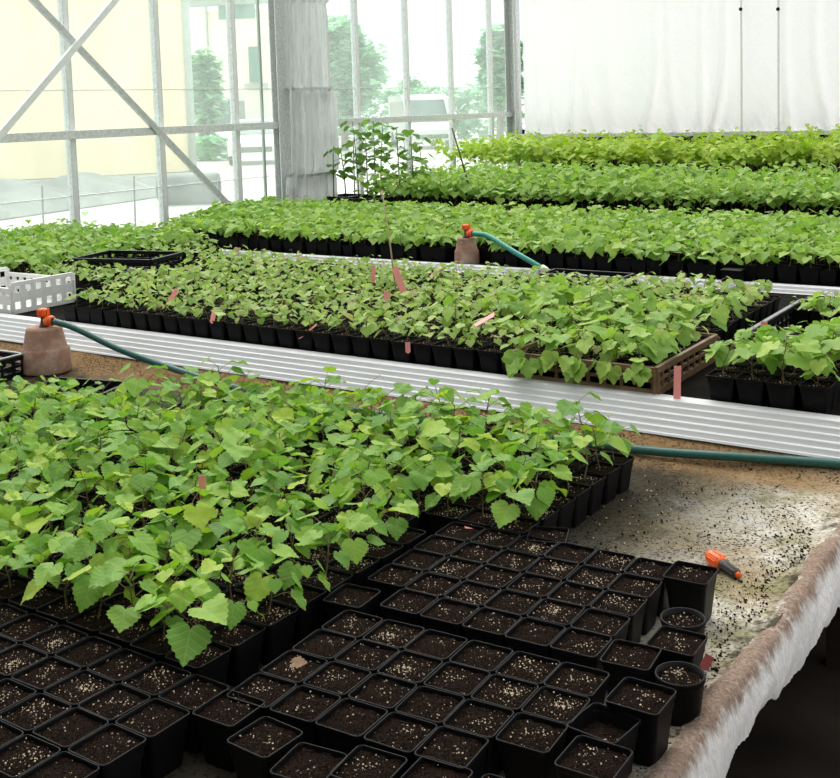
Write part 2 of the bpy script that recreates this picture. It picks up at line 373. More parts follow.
# block A: the four full rows in the middle of the foreground
GA = (-1.43956, 1.82081, .0556)
def putA(j, i, p, a):
    bare_pot(p, a, f'black pot of bare soil, {ordw(-i)} row in front of the gap, {ordw(j+1)} from left', 'bare soil pots in the middle block')
grid(*GA, [(j, i) for i in range(-4, 0) for j in range(6) if not (i == -4 and j == 5)], putA)
# block B behind the gap
GB = (-1.3905, 1.867, .0392)
cellsB = [(j, i) for i in range(0, 5) for j in range(5)] + [(-1, 2), (-1, 3), (-1, 4), (-1, 1)]
cellsB = [c for c in cellsB if c not in ((3, 4), (4, 4))] + [(3, 4), (4, 4)]
def putB(j, i, p, a):
    bare_pot(p, a, f'black pot of bare soil, {ordw(i+1)} row behind the gap, {ordw(5-j+(1 if i == 4 else 0))} from right', 'bare soil pots in the far block')
grid(*GB, cellsB, putB)
# block C at lower left
GC = (-1.8243, 1.4598, -.0175)
def putC(j, i, p, a):
    bare_pot(p, a, f'bare soil pot in left corner block, {ordw(-i)} row from leaves, {ordw(4-j)} from right', 'bare soil pots in the left corner block')
grid(*GC, [(j, i) for i in (-1, -2, -3, -4) for j in range(-5, 4) if seen(Vector((GC[0]+.1*j+.05, GC[1]+.1*i+.05, ZR)), 25)], putC)
# strays, each unlike its neighbours
def stray(px, py, label, kind='square', rz=0, soil=None, zr=ZR, tilt=(0, 0), dz=None):
    h = {'square': .095, 'tall': .108, 'round': .088}[kind]
    p = atz(px, py, ZB+h); p.z = ZB
    return bare_pot(p, rz, label, 'stray pots around the blocks', kind, soil, tilt)
stray(631, 654, 'square black pot standing apart, directly left of the square pot between two round ones', rz=.10, soil=SOILS[5])
stray(677, 640, 'square black pot between the two round black pots', rz=.02, soil=SOILS[4])
stray(683, 617, 'round black pot just in front of the tall square pot at the right', 'round', soil=SOIL_ROUND[0])
stray(680, 673, 'round black pot with heavy perlite speckle beside a dark red tag', 'round', soil=SOIL_ROUND[1])
stray(641, 695, 'tall square black pot in front of the speckled round pot', 'tall', rz=.0, soil=SOIL_TALL[1])
stray(604, 722, 'half-filled square black pot behind the frontmost pot at right', rz=-.12, soil=SOIL_LOW)
stray(594, 757, 'square black pot with large soil surface, rightmost of those cut by lower edge', 'tall', rz=.02, soil=SOIL_TALL[0])
stray(691, 572, 'tall square black pot at right end of the far block, nearest the orange connector', 'tall', rz=.04, soil=SOIL_TALL[0])
stray(548, 534, 'single square black pot standing on the stained fleece behind the far block', rz=.35, soil=SOILS[6])
rp = stray(482, 534, 'round black pot with a pink tag lying on its soil', 'round', soil=SOIL_ROUND[2])
stray(265, 736, 'square black pot jutting forward at left front corner of the middle block', rz=-.06, soil=SOILS[0])
stray(229, 707, 'square black pot wedged between the corner block and the middle block', rz=.03, soil=SOILS[5])
stray(309, 763, 'square black pot cut by lower edge, leftmost of the loose front row', rz=.12, soil=SOILS[6])
stray(369, 766, 'square black pot cut by lower edge, second in the loose front row', rz=.08, soil=SOILS[1])
stray(434, 778, 'square black pot cut by lower edge, third in the loose front row', rz=.06, soil=SOILS[2])
stray(500, 797, 'square black pot cut by lower edge, fourth in the loose front row', rz=.06, soil=SOILS[3])
stray(352, 560+35, 'square black pot half hidden under the seedlings at the left of the far block', rz=.1, soil=SOILS[2])

# ------------------------------------------------------------------ leaves
HALF = [(.05, -.10), (.17, -.19), (.27, -.15), (.35, -.12), (.40, -.03), (.49, .02), (.48, .11), (.57, .19), (.52, .27), (.57, .37), (.47, .42), (.47, .52), (.37, .56), (.35, .67), (.25, .70), (.22, .81), (.12, .84), (.08, .93)]
MIDH = [(.12, -.18), (.36, -.14), (.50, .04), (.46, .14), (.58, .30), (.50, .44), (.38, .50), (.36, .68), (.22, .72), (.14, .88)]
LOH = [(.24, -.17), (.50, .02), (.44, .16), (.56, .36), (.34, .50), (.20, .78)]
def leaf_template(half):
    out = [(0, 0)] + half + [(0, 1.0)] + [(-x, y) for x, y in reversed(half)]
    return out
T_HI, T_MID, T_LO = leaf_template(HALF), leaf_template(MIDH), leaf_template(LOH)
def add_leaf(mb, p, ax, nrm, size, tmpl, r, mi=0, uv=False):
    ax = ax.normalized(); sd = ax.cross(nrm).normalized(); nm = sd.cross(ax).normalized()
    fold = r.uniform(.02, .26); droop = r.uniform(.0, .32); cup = r.uniform(-.2, .2); wob = r.uniform(0, .06); ph = r.uniform(0, 6); asp = r.uniform(.96, 1.16)
    def pos(x, y):
        z = fold*abs(x)*.7 - droop*max(y, 0)**2*.55 + cup*x*x + wob*math.sin(9*y+ph+5*x)
        return p + (sd*x*asp + ax*y + nm*z)*size
    n = len(tmpl)
    if tmpl is T_LO:
        vs = [pos(0, .35)] + [pos(x, y) for x, y in tmpl]
        fs = [(0, 1+k, 1+(k+1) % n) for k in range(n)]
        mb.add(vs, fs, mi, True); return
    c = (0, .30)
    inner = [(c[0]+(x-c[0])*.5, c[1]+(y-c[1])*.5) for x, y in tmpl]
    allp = [c] + inner + tmpl
    fs = [(0, 1+k, 1+(k+1) % n) for k in range(n)] + [(1+k, 1+n+k, 1+n+(k+1) % n, 1+(k+1) % n) for k in range(n)]
    mb.add([pos(x, y) for x, y in allp], fs, mi, True, [(x, y) for x, y in allp] if uv else None)
def vine(fol, stm, base, h, nl, ls, r, tmpl, uv=False, spread=1.0, sn=5, lean=.25, lo=.35, mi=0, smi=0):
    """one young vine: a thin stem, petioles, hanging heart-shaped leaves"""
    base = Vector(base); lx, ly = r.uniform(-lean, lean)*h, r.uniform(-lean, lean)*h
    pts = [base + Vector((lx*t*t+.006*math.sin(5*t), ly*t*t, h*t)) for t in (0, .35, .7, 1)]
    if stm is not None: stm.tube(pts, [.0022, .0019, .0015, .0010], sn, smi, False)
    a0 = r.uniform(0, 6.28)
    for k in range(nl):
        t = lo + (1-lo)*(k+.5)/nl if nl > 1 else .9
        q = min(int(t*3), 2); f = t*3-q; node = pts[q].lerp(pts[q+1], f)
        az = a0 + k*2.4 + r.uniform(-.5, .5); el = r.uniform(.15, .9)
        pl = ls*r.uniform(.45, 1.05)*spread; out = Vector((math.cos(az), math.sin(az), 0))
        tip = node + out*pl*math.cos(el) + Vector((0, 0, pl*math.sin(el)))
        if stm is not None: stm.tube([node, node.lerp(tip, .5)+Vector((0, 0, .003)), tip], [.0011, .0009, .0008], max(3, sn-2), smi, False)
        dn = r.uniform(.0, .95); ax = out*math.cos(dn) - Vector((0, 0, math.sin(dn)))
        nrm = Vector((0, 0, 1))*math.cos(dn) + out*math.sin(dn) + Vector((r.uniform(-.35, .35), r.uniform(-.35, .35), 0))
        sz = ls*(r.uniform(.75, 1.25) if t < .9 else r.uniform(.45, .8))
        add_leaf(fol, tip, ax, nrm, sz, tmpl, r, mi, uv)

# ---- front bench seedlings: a dozen different plants, placed one by one
FRONT = []
for k in range(12):
    r = random.Random(300+k); fo, st = MB(), MB()
    vine(fo, st, (0, 0, .086), r.uniform(.075, .145), r.randint(5, 7), r.uniform(.045, .057), r, T_HI, True, 1.15)
    FRONT.append((fo.mesh('foliage', 'leaf'), st.mesh('stem', 'stem')))
rows = {}
def in_block(x, y):
    xe = -1.29 if y > 2.34 else -1.515
    pts = [(-4.8, 2.55), (-3.6, 2.62), (-3.1, 2.72), (-2.86, 2.98), (-2.5, 3.08), (-1.8, 3.14), (-1.3, 3.08)]
    ym = next(a[1]+(b_[1]-a[1])*(x-a[0])/(b_[0]-a[0]) for a, b_ in zip(pts[:-1], pts[1:]) if x <= b_[0] or b_ is pts[-1])
    return x+.05 < xe and 1.47 < y < ym
th = .03; c_, s_ = math.cos(th), math.sin(th)
spots = []
for j in range(0, 17):
    for i in range(0, 40):
        u = -.1005*i; v = .1005*j
        x = (-1.358 if v > .80 else -1.577) + c_*u; y = 1.52 + s_*u*-.3 + v
        if in_block(x, y) and seen(Vector((x, y, ZR+.1)), 60): spots.append((j, x, y))
cnt = {}
njs = max(j for j, _, _ in spots)
for j, x, y in sorted(spots, key=lambda t: (t[0], -t[1])):
    cnt[j] = cnt.get(j, 0)+1
    fo, st = rnd.choice(FRONT)
    sparse = (j == 0 and rnd.random() < .25)
    t = thing('vine_seedling', f'leafy vine seedling on front bench, {ordw(j+1)} row from the bare pots, {ordw(cnt[j])} plant from right', 'seedling',
              (x+rnd.uniform(-.002, .002), y+rnd.uniform(-.002, .002), ZB), rnd.uniform(-.03, .03), 'vine seedlings on the front bench')
    p = link('pot', POT, t); link('soil', rnd.choice(SOILS), p)
    a = rnd.uniform(0, 6.28); sc = rnd.uniform(.85, 1.18)
    for nm, me in (('stem', st), ('foliage', fo)):
        o = link(nm, me, t, (0, 0, .082*(1-sc)), a, sc)
print('front', len(spots))

# ---- second bench: small seedlings
def pot_block(mb, x, y, z, mi, h=.09, t=.047, bs=.037):
    vs = [(x+sx*w, y+sy*w, z+q) for q, w in ((0, bs), (h, t)) for sx, sy in ((-1, -1), (1, -1), (1, 1), (-1, 1))]
    mb.add(vs, [(0, 1, 5, 4), (1, 2, 6, 5), (2, 3, 7, 6), (3, 0, 4, 7)], mi)
    s = t*.93; mb.add([(x-s, y-s, z+h-.008), (x+s, y-s, z+h-.008), (x+s, y+s, z+h-.008), (x-s, y+s, z+h-.008)], [(0, 1, 2, 3)], mi+1)
SECOND = []
for k in range(14):
    r = random.Random(500+k); fo, st = MB(), MB()
    vine(fo, st, (0, 0, .082), r.uniform(.05, .095), r.randint(5, 7), r.uniform(.031, .042), r, T_MID, False, 1.05, 4, .3, .3)
    SECOND.append((fo.mesh('foliage', 'leaf2'), st.mesh('stem', 'stem')))
BIG2 = []
for k in range(8):
    r = random.Random(540+k); fo, st = MB(), MB()
    vine(fo, st, (0, 0, .082), r.uniform(.09, .15), r.randint(6, 8), r.uniform(.055, .068), r, T_MID, False, 1.0, 4, .3, .35)
    BIG2.append((fo.mesh('foliage', 'leaf4'), st.mesh('stem', 'stem')))
FRONT2 = []
for k in range(6):
    r = random.Random(580+k); fo, st = MB(), MB()
    vine(fo, st, (0, 0, .082), r.uniform(.08, .11), 7, r.uniform(.055, .064), r, T_MID, False, 1.0, 4, .3, .3)
    for q in range(5):
        a_ = -PI/2+r.uniform(-.8, .8); o_ = Vector((math.cos(a_), math.sin(a_), 0)); n0 = Vector((0, 0, r.uniform(.09, .13))); tp_ = Vector((0, -.055, 0))+o_*.035+Vector((r.uniform(-.04, .04), 0, r.uniform(.085, .125)))
        st.tube([n0, n0.lerp(tp_, .5)+Vector((0, 0, .02)), tp_], [.0012, .001, .0008], 4, 0, False); dn = r.uniform(.8, 1.3)
        add_leaf(fo, tp_, o_*math.cos(dn)-Vector((0, 0, math.sin(dn))), Vector((0, 0, 1))*math.cos(dn)+o_*math.sin(dn), r.uniform(.05, .07), T_MID, r)
    FRONT2.append((fo.mesh('foliage', 'leaf4'), st.mesh('stem', 'stem')))
B2Y0, B2Y1 = 3.60, 5.80
spots2 = []
for j in range(22):
    for i in range(64):
        x = -.93-.1*i + rnd.uniform(-.004, .004); y = B2Y0+.05+.1*j + rnd.uniform(-.004, .004)
        big = False
        if x > -1.32 and j < 12: big = True
        if j < 5 and x < -4.55: continue                  # white crate stands here
        if x < -7.2: continue
        if -5.55 < x < -4.80 and 4.36 < y < 4.95: continue  # black crate stands here
        if -2.84 < x < -2.30 and y > 5.2: continue
        if -1.44 < x < -1.31 and j < 6: continue            # gap beside the brown crate
        if -1.44 < x < -1.36: continue
        if y > 5.18 and not (x < -5.45 and y < 5.72): continue
        if x < -5.55 - .0 and y > 4.0: big = True
        if x > -2.45 and y < 4.6 and x < -1.46: big = rnd.random() < (.9 if j == 0 and x > -2.02 else .55)
        if j < 2 and x < -2.03 and x > -5.5: big = False
        if 4 <= j <= 15 and -1.37 < x < -.97 and rnd.random() < (1 if j < 8 else .75): continue
        if seen(Vector((x, y, .75)), 40): spots2.append((j, x, y, big))
spots2.sort(key=lambda t: (t[0], -t[1]))
NI2 = 330
keep = sorted(spots2, key=lambda t: (Vector((t[1], t[2], .7))-EYE).length)[:NI2]; ks = set(keep)
cnt = {}; stuff = MB()
for k_, (j, x, y, big) in enumerate(spots2):
    cnt[j] = cnt.get(j, 0)+1
    if (j, x, y, big) in ks:
        fo, st = rnd.choice(FRONT2 if j == 0 and big and x < -1.4 else (BIG2 if big else SECOND))
        t = thing('young_vine_plant' if big else 'small_vine_seedling', f'{"bushy" if big else "small"} vine seedling on second bench, {ordw(j+1)} row behind the near metal ledge, {ordw(cnt[j])} from right', 'seedling', (x, y, Z2), 0, 'seedlings on the second bench')
        p = link('pot', POT, t); link('soil', SOILS[j % 10], p)
        a = rnd.uniform(0, 6.28); sc = rnd.uniform(.85, 1.2)
        if j == 0 and big and x < -1.4: a = rnd.uniform(-.3, .3)
        for nm, me in (('stem', st), ('foliage', fo)): link(nm, me, t, (0, 0, .082*(1-sc)), a, sc)
    else:
        r = random.Random(9000+k_)
        pot_block(stuff, x, y, Z2, 1)
        if big: vine(stuff, stuff, (x, y, Z2+.082), r.uniform(.09, .15), r.randint(5, 7), r.uniform(.052, .066), r, T_LO, False, 1.0, 3, .3, .35, 4, 3)
        else: vine(stuff, stuff, (x, y, Z2+.082), r.uniform(.05, .095), r.randint(5, 7), r.uniform(.032, .043), r, T_LO, False, 1.05, 3, .3, .3, 0, 3)
print('second', len(spots2))
o = stuff.build('small_vine_seedlings', ['leaf2', 'pot', 'soil', 'stem', 'leaf4'])
tag(o, 'mass of small vine seedlings filling the far part of the second bench', 'seedlings', None, 'stuff')

# ---- third bench: dense seedlings
def thick(name, label, leafm, x0, x1, y0, y1, z, sp, hr, nl, ls, seed, skip=None, nind=0, iname='', ilabel=None, group='', tmpl=T_LO, lo=.35, spread=1.0, stemm='stem', lean=.25, icat='seedling'):
    r0 = random.Random(seed); sp_l = []
    ny = int((y1-y0)/sp); nx = int((x1-x0)/sp)
    for j in range(ny):
        for i in range(nx):
            x = x1-sp*(i+.5)+r0.uniform(-.012, .012); y = y0+sp*(j+.5)+r0.uniform(-.012, .012)
            if skip and skip(x, y): continue
            if seen(Vector((x, y, z+.2)), 40): sp_l.append((j, x, y))
    ind = set(sorted(sp_l, key=lambda t: (Vector((t[1], t[2], z))-EYE).length)[:nind])
    var = []
    for k in range(10):
        r = random.Random(seed+50+k); mb = MB(); pot_block(mb, 0, 0, 0, 1)
        vine(mb, mb, (0, 0, .082), r.uniform(*hr), r.randint(*nl), r.uniform(*ls), r, tmpl, False, spread, 3, lean, lo, 0, 3)
        var.append(mb.mesh(iname, [leafm, 'pot', 'soil', stemm]))
    st = MB(); cnt = {}; ns = 0
    for k, (j, x, y) in enumerate(sorted(sp_l, key=lambda t: (t[0], -t[1]))):
        cnt[j] = cnt.get(j, 0)+1
        if (j, x, y) in ind:
            o = link(iname, r0.choice(var), None, (x, y, z), r0.choice([0, PI/2, PI, -PI/2]), r0.uniform(.9, 1.12))
            tag(o, ilabel(j+1, cnt[j]), icat, group)
        else:
            r = random.Random(seed*77+k); ns += 1
            pot_block(st, x, y, z, 1)
            vine(st, st, (x, y, z+.082), r.uniform(*hr), r.randint(*nl), r.uniform(*ls), r, tmpl, False, spread, 3, lean, lo, 0, 3)
    print(name, len(sp_l), ns)
    if ns:
        o = st.build(name, [leafm, 'pot', 'soil', stemm]); tag(o, label, 'seedlings', None, 'stuff')
thick('bench_seedlings', 'dense green seedlings filling the rear of the third bench', 'leaf4', -7.35, -1.2, 5.98, 8.15, Z3, .105, (.05, .095), (4, 6), (.055, .072), 21,
      lambda x, y: (-3.86 < x < -3.50 and y < 6.12) or x < -6.42-(y-6.0)*.55, 300, 'bench_seedling', lambda r, k: f'dense green seedling on third bench, {ordw(r)} row behind the narrow far ledge, {ordw(k)} from right', 'seedlings on the third bench')
thick('leafy_young_plants', 'mass of mid-green young plants at the rear of the fourth bench', 'leaf4', -6.62, -1.4, 8.72, 10.9, Z3, .13, (.13, .31), (9, 13), (.055, .078), 31,
      None, 220, 'leafy_young_plant', lambda r, k: f'mid-green bushy young plant on fourth bench, {ordw(r)} row from front, {ordw(k)} from right', 'young plants on the fourth bench', lo=.25)
thick('lime_green_plants', 'mass of lime-green plants at the back of the rear bench', 'leaf5', -7.35, -1.6, 11.4, 13.3, Z3, .15, (.32, .54), (10, 14), (.065, .092), 41,
      None, 220, 'lime_green_plant', lambda r, k: f'tall lime-green plant on rear bench below white curtain, {ordw(r)} row from front, {ordw(k)} from right', 'plants on the rear bench', lo=.55, stemm='cane')

# ---- tall saplings by the window
b = MB()
for (x0, x1, y0, y1) in ((-7.42, -7.12, 9.25, 9.62), (-7.08, -6.66, 9.10, 9.55)):
    q = thing('nursery_tray', 'black tray under tall saplings by window, ' + ('the left of the two' if x1 < -7.1 else 'the right one with the higher rim'), 'tray', ((x0+x1)/2, (y0+y1)/2, Z3), 0, 'black sapling trays')
    w, d = (x1-x0)/2, (y1-y0)/2; mb = MB()
    mb.box(-w, w, -d, d, 0, .01)
    for s in (-1, 1): mb.box(-w, w, s*d-.008, s*d+.008, .01, .085); mb.box(s*w-.008, s*w+.008, -d, d, .01, .085)
    mb.box(-w+.01, w-.01, -d+.01, d-.01, .01, .06, 1)
    mb.build('tray', ['blackplastic', 'soil'], q)
sap = [(334, .42, 2), (346, .40, 3), (355, .46, 4), (359, .60, 6), (368, .50, 5), (376, .60, 6), (381, .56, 6), (400, .54, 5), (414, .50, 5), (425, .44, 4)]
for k, (px, h, nl) in enumerate(sap):
    y = 9.35 + .1*((k*37) % 3) - .1 if k < 7 else 9.25
    p = aty(px, 200, y); r = random.Random(800+k); fo, st = MB(), MB()
    base_z = Z3+.055
    hh = h*1.35; bx = Vector((0, 0, 0)); ln = r.uniform(-.05, .05)
    pts = [Vector((ln*t*t, .3*ln*t, hh*t)) for t in (0, .3, .6, 1)]
    st.tube(pts, [.007, .006, .005, .003], 6, 0)
    for n_ in range(nl*3):
        t = .42+.58*(n_+.5)/(nl*3); node = pts[min(int(t*3), 2)].lerp(pts[min(int(t*3), 2)+1], min(1, t*3-min(int(t*3), 2)))
        az = n_*2.4+r.uniform(-.4, .4); o_ = Vector((math.cos(az), math.sin(az), 0)); tip = node + o_*r.uniform(.03, .10) + Vector((0, 0, r.uniform(0, .05)))
        st.tube([node, tip], [.002, .0015], 4, 0, False)
        dn = r.uniform(.1, .8); add_leaf(fo, tip, o_*math.cos(dn)-Vector((0, 0, math.sin(dn))), Vector((0, 0, 1))*math.cos(dn)+o_*math.sin(dn), r.uniform(.07, .11), T_MID, r)
    nm = ordw(k+1)
    t = thing('tall_sapling', f'tall thin-stemmed sapling in front of the window, {nm} from left', 'sapling', (p.x, p.y, base_z), 0, 'tall saplings by the window')
    st.build('stem', 'woody', t); fo.build('foliage', 'leaf6', t)

# ------------------------------------------------------------------ benches
def bench(name, label, x0, x1, y0, y1, z, top='bed', legs=True, cat='bench'):
    t = thing(name, label, cat, ((x0+x1)/2, (y0+y1)/2, 0))
    w, d = (x1-x0)/2, (y1-y0)/2
    MB().box(-w, w, -d, d, z-.05, z).build('bench_top', top, t)
    for sx in ((-.97, -.33, .33, .97) if legs else ()):
        for sy in (-.85, .85):
            MB().box(sx*w-.035, sx*w+.035, sy*d-.035, sy*d+.035, 0, z-.05).build('leg', 'benchwood', t)
    return t
# front bench: timber top, fleece mat with a lip at the back, worn fleece edge at the right end
BY0, BY1 = .55, 3.47
fb = bench('planting_bench', 'front planting bench covered with stained fleece, white torn edge at right', -5.6, XE+.02, BY0, BY1, ZB-.012, 'benchwood')
fx, fy = fb.location.x, fb.location.y
mb = MB(); r = random.Random(3); nx, ny = 90, 60; vs = []
for j in range(ny):
    for i in range(nx):
        x = -5.55 + (XE+.012+5.55)*i/(nx-1); y = BY0+.02 + (BY1-.0-BY0-.02)*(j/(ny-1))
        z = ZB - .0015 + .0012*math.sin(9*x+3*y)+.001*math.sin(23*x-17*y)
        if y > 3.36: z += .052*(min(1, (y-3.36)/.09))**1.6 + .004*math.sin(7*x)
        if x > XE-.05: z += .012*((x-XE+.05)/.06)
        vs.append((x-fx, y-fy, z))
mb.add(vs, [(j*nx+i, j*nx+i+1, (j+1)*nx+i+1, (j+1)*nx+i) for j in range(ny-1) for i in range(nx-1)], 0, True)
mb.build('fleece_mat', 'fleece', fb)
# edge roll
mb = MB(); prof = [(-.026, -.001), (-.017, .007), (-.006, .013), (.006, .017), (.018, .016), (.028, .009), (.033, -.002)]
ny = 420; vs = []; r = random.Random(11); ln = 0; nz = 22
def hangf(y):
    a = .120 + .030*math.sin(4.3*y+1.0) + .022*math.sin(11*y+.4) + .006*math.sin(31*y) + .003*math.sin(67*y)
    return max(.05, a)
rowlen = len(prof)+nz
for j in range(ny):
    y = .9 + (BY1-.9)*j/(ny-1); wob = .003*math.sin(6*y)+.0018*math.sin(17*y+1); hz = .004*math.sin(9*y+2)+.003*math.sin(23*y); hg = hangf(y)+r.uniform(-.002, .002)
    for x, z in prof: vs.append((XE+x+wob-fx, y-fy, ZB+z+hz+r.uniform(-.0015, .0015)))
    for k in range(1, nz+1):
        t = k/nz; xx = .033+.004*math.sin(14*y+3*t)*t+.008*t*math.sin(5*y)+.016*math.sin(t*2.2)-.0015*math.sin(40*y+9*t)*t
        vs.append((XE+xx+wob+r.uniform(-.0007, .0007)-fx, y-fy, ZB+hz-hg*t+r.uniform(-.0006, .0006)))
mb.add(vs, [(j*rowlen+i, j*rowlen+i+1, (j+1)*rowlen+i+1, (j+1)*rowlen+i) for j in range(ny-1) for i in range(rowlen-1)], 0, True)
e = mb.build('fleece_edge', 'edge', fb); e['label'] = 'brown-topped white fleece edge with torn hem'
e.location = (0, 0, 0)

def ledge(mb, x0, x1, y, z0, z1, nr, tilt=0):
    prof = [(y+.012, z0-.006), (y-.004, z0-.006), (y-.006, z0)]
    for k in range(nr):
        a = z0+(z1-z0)*k/nr; hh = (z1-z0)/nr
        prof += [(y-.006, a+hh*.03), (y-.001, a+hh*.10), (y-.003, a+hh*.40), (y-.0075, a+hh*.93)]
    prof += [(y-.006, z1), (y+.004, z1+.003), (y+.05, z1+.001), (y+.05, z1-.01)]
    n = len(prof); vs = [(x, p[0]+(p[1]-z1)*tilt, p[1]) for x in (x0, x1) for p in prof]
    mb.add(vs, [(k, k+1, n+k+1, n+k) for k in range(n-1)])
sb = bench('growing_bench', 'second growing bench with wide ribbed metal ledge along its near side', -7.45, XE, 3.55, 5.82, Z2)
mb = MB(); ledge(mb, -7.45-sb.location.x, XE-sb.location.x, 3.545-sb.location.y, .545, .637, 5, .9); mb.build('metal_ledge', 'alu', sb)
tb = bench('growing_bench', 'third growing bench behind the narrow far metal ledge, full of dense seedlings', -7.45, XE, 5.92, 8.55, Z3)
mb = MB(); ledge(mb, -7.45-tb.location.x, XE-tb.location.x, 5.885-tb.location.y, .605, .655, 3, .9); mb.build('metal_ledge', 'alu', tb)
bench('growing_bench', 'fourth growing bench with mid-green bushy plants and tall saplings', -7.45, XE, 8.66, 11.1, Z3)
bench('growing_bench', 'rear growing bench with lime-green plants below the white curtain', -7.45, XE, 11.25, 13.45, Z3)

# ------------------------------------------------------------------ hoses, terracotta, connectors
def smooth(pts, n=8):
    pts = [Vector(p) for p in pts]; out = []
    P = [pts[0]*2-pts[1]] + pts + [pts[-1]*2-pts[-2]]
    for i in range(1, len(P)-2):
        a, b_, c, d = P[i-1], P[i], P[i+1], P[i+2]
        for k in range(n):
            t = k/n; out.append(.5*((2*b_)+(c-a)*t+(2*a-5*b_+4*c-d)*t*t+(3*b_-a-3*c+d)*t**3))
    out.append(pts[-1]); return out
def terracotta(loc, hgt, rt_, rb, label):
    t = thing('terracotta_pot', label, 'plant pot', loc, 0)
    # upside down: broad rim collar at the bottom, narrow base on top
    mb = MB(); mb.lathe([(rb*.9, 0), (rb*.98, .0), (rb, .008), (rb*.97, hgt*.50), (rb*.90, hgt*.54), (rb*.86, hgt*.56), (rt_*1.06, hgt*.95), (rt_, hgt), (rt_*.25, hgt), (rt_*.22, hgt-.02)], 36)
    mb.build('pot', 'terracotta', t); return t
t1 = atz(47, 371, ZB+.003); t1 = Vector((t1.x, min(t1.y, 3.24), ZB+.004))
T1H = .205
terracotta(t1, T1H, .076, .112, 'upturned terracotta pot holding the dark green hose end on the front bench')
def connector(loc, az, label, s=1.0):
    t = thing('hose_connector', label, 'hose connector', loc, az)
    mb = MB(); mb.lathe([(0, 0), (.020, 0), (.021, .004), (.017, .012), (.013, .030), (.013, .052)], 20); mb.build('riser', 'darkgrey', t)
    mb = MB(); mb.lathe([(0, .085), (.016, .085), (.024, .078), (.025, .058), (.020, .050), (.012, .048)], 14, smooth=False)
    for k in range(7):
        a = k/7*2*PI; mb.box(-.003, .003, -.003, .003, .052, .082, 0, Matrix.Translation((.025*math.cos(a), .025*math.sin(a), 0)))
    mb.build('cap', 'orange', t)
    R = Matrix.Rotation(PI/2, 4, 'Y')
    mb = MB(); mb.lathe([(.012, .005), (.013, .018), (.024, .020), (.025, .050), (.021, .058), (.016, .060)], 18, (0, 0, .030), 0, R); mb.build('collar', 'orange', t)
    t.scale = (s, s, s); return t
hd = atz(187, 376, .54) - t1; az1 = math.atan2(hd.y, hd.x)
connector(t1+Vector((0, 0, T1H)), az1, 'orange hose connector standing on the left terracotta pot')
h0 = t1 + Vector((math.cos(az1)*.062, math.sin(az1)*.062, T1H+.029))
hz = ZB+.062
pts = [h0, h0.lerp(Vector((-3.55, 3.395, hz)), .18)+Vector((0, 0, .004)), h0.lerp(Vector((-3.55, 3.395, hz)), .55)+Vector((0, 0, -.02)), (-3.55, 3.38, ZB+.052), (-3.0, 3.33, ZB+.018), (-2.2, 3.325, ZB+.0155), (-1.6, 3.35, ZB+.018), (-1.35, 3.365, ZB+.0215), (-1.1, 3.395, ZB+.033), (-.83, 3.425, ZB+.046), (XE+.01, 3.43, ZB+.050), (XE+.08, 3.42, ZB+.042)]
mb = MB(); mb.tube(smooth(pts), .0145, 12); o = mb.build('garden_hose', 'hosegreen')
tag(o, 'dark green hose running along the near metal ledge to the right', 'hose')
# second one, on the third bench
t2 = Vector((-3.69, 6.03, Z3)); T2H = .165
terracotta(t2, T2H, .055, .080, 'upturned terracotta pot holding the teal hose end on the third bench')
e2 = Vector((-3.07, 5.86, Z3+.03)); d2 = e2-t2; az2 = math.atan2(d2.y, d2.x)
connector(t2+Vector((0, 0, T2H)), az2, 'orange hose connector standing on the far terracotta pot', 1.0)
h0 = t2+Vector((math.cos(az2)*.06, math.sin(az2)*.06, T2H+.029))
mb = MB(); mb.tube(smooth([h0, h0+Vector((.12, -.01, -.01)), h0.lerp(e2, .6)+Vector((0, 0, .015)), e2]), .016, 10)
o = mb.build('garden_hose', 'hoseteal'); tag(o, 'short teal hose sloping down from the far terracotta pot to the ledge', 'hose')
mb = MB(); mb.tube([e2, e2+Vector((.03, -.005, -.012)), e2+Vector((.05, -.01, -.022))], [.021, .021, .015], 12)
mb.build('hose_end', 'whiteplastic', o)
# loose orange connector lying on the fleece
p = atz(712, 558, ZB+.016); q = atz(742, 577, ZB+.012); d = (q-p); L = d.length
t = thing('hose_nozzle', 'orange and dark grey hose connector lying loose on the fleece', 'hose connector', p, math.atan2(d.y, d.x))
t.location.z = ZB+.0185
R = Matrix.Rotation(PI/2+.07, 4, 'Y')
mb = MB(); mb.lathe([(.008, -.012), (.013, -.012), (.0175, -.004), (.0185, .010), (.0185, .030), (.0165, .040), (.013, .044)], 20, (0, 0, 0), 0, R)
for k in range(10):
    a = k/10*2*PI; mb.box(-.0015+.0185*math.cos(a), .0015+.0185*math.cos(a), -.0015+.0185*math.sin(a), .0015+.0185*math.sin(a), .004, .034, 0, R)
mb.build('coupling', 'orange', t)
mb = MB(); mb.lathe([(.011, .040), (.0145, .041), (.0145, .052), (.012, .056), (.0115, .098), (.009, .100)], 18, (0, 0, 0), 0, R)
for k in range(8):
    a = k/8*2*PI; mb.box(-.001+.012*math.cos(a), .001+.012*math.cos(a), -.001+.012*math.sin(a), .001+.012*math.sin(a), .058, .096, 0, R)
mb.build('barrel', 'darkgrey', t)
mb = MB(); mb.lathe([(0, .107), (.006, .107), (.008, .104), (.008, .099)], 14, (0, 0, 0), 0, R); mb.build('tip', 'orange', t)

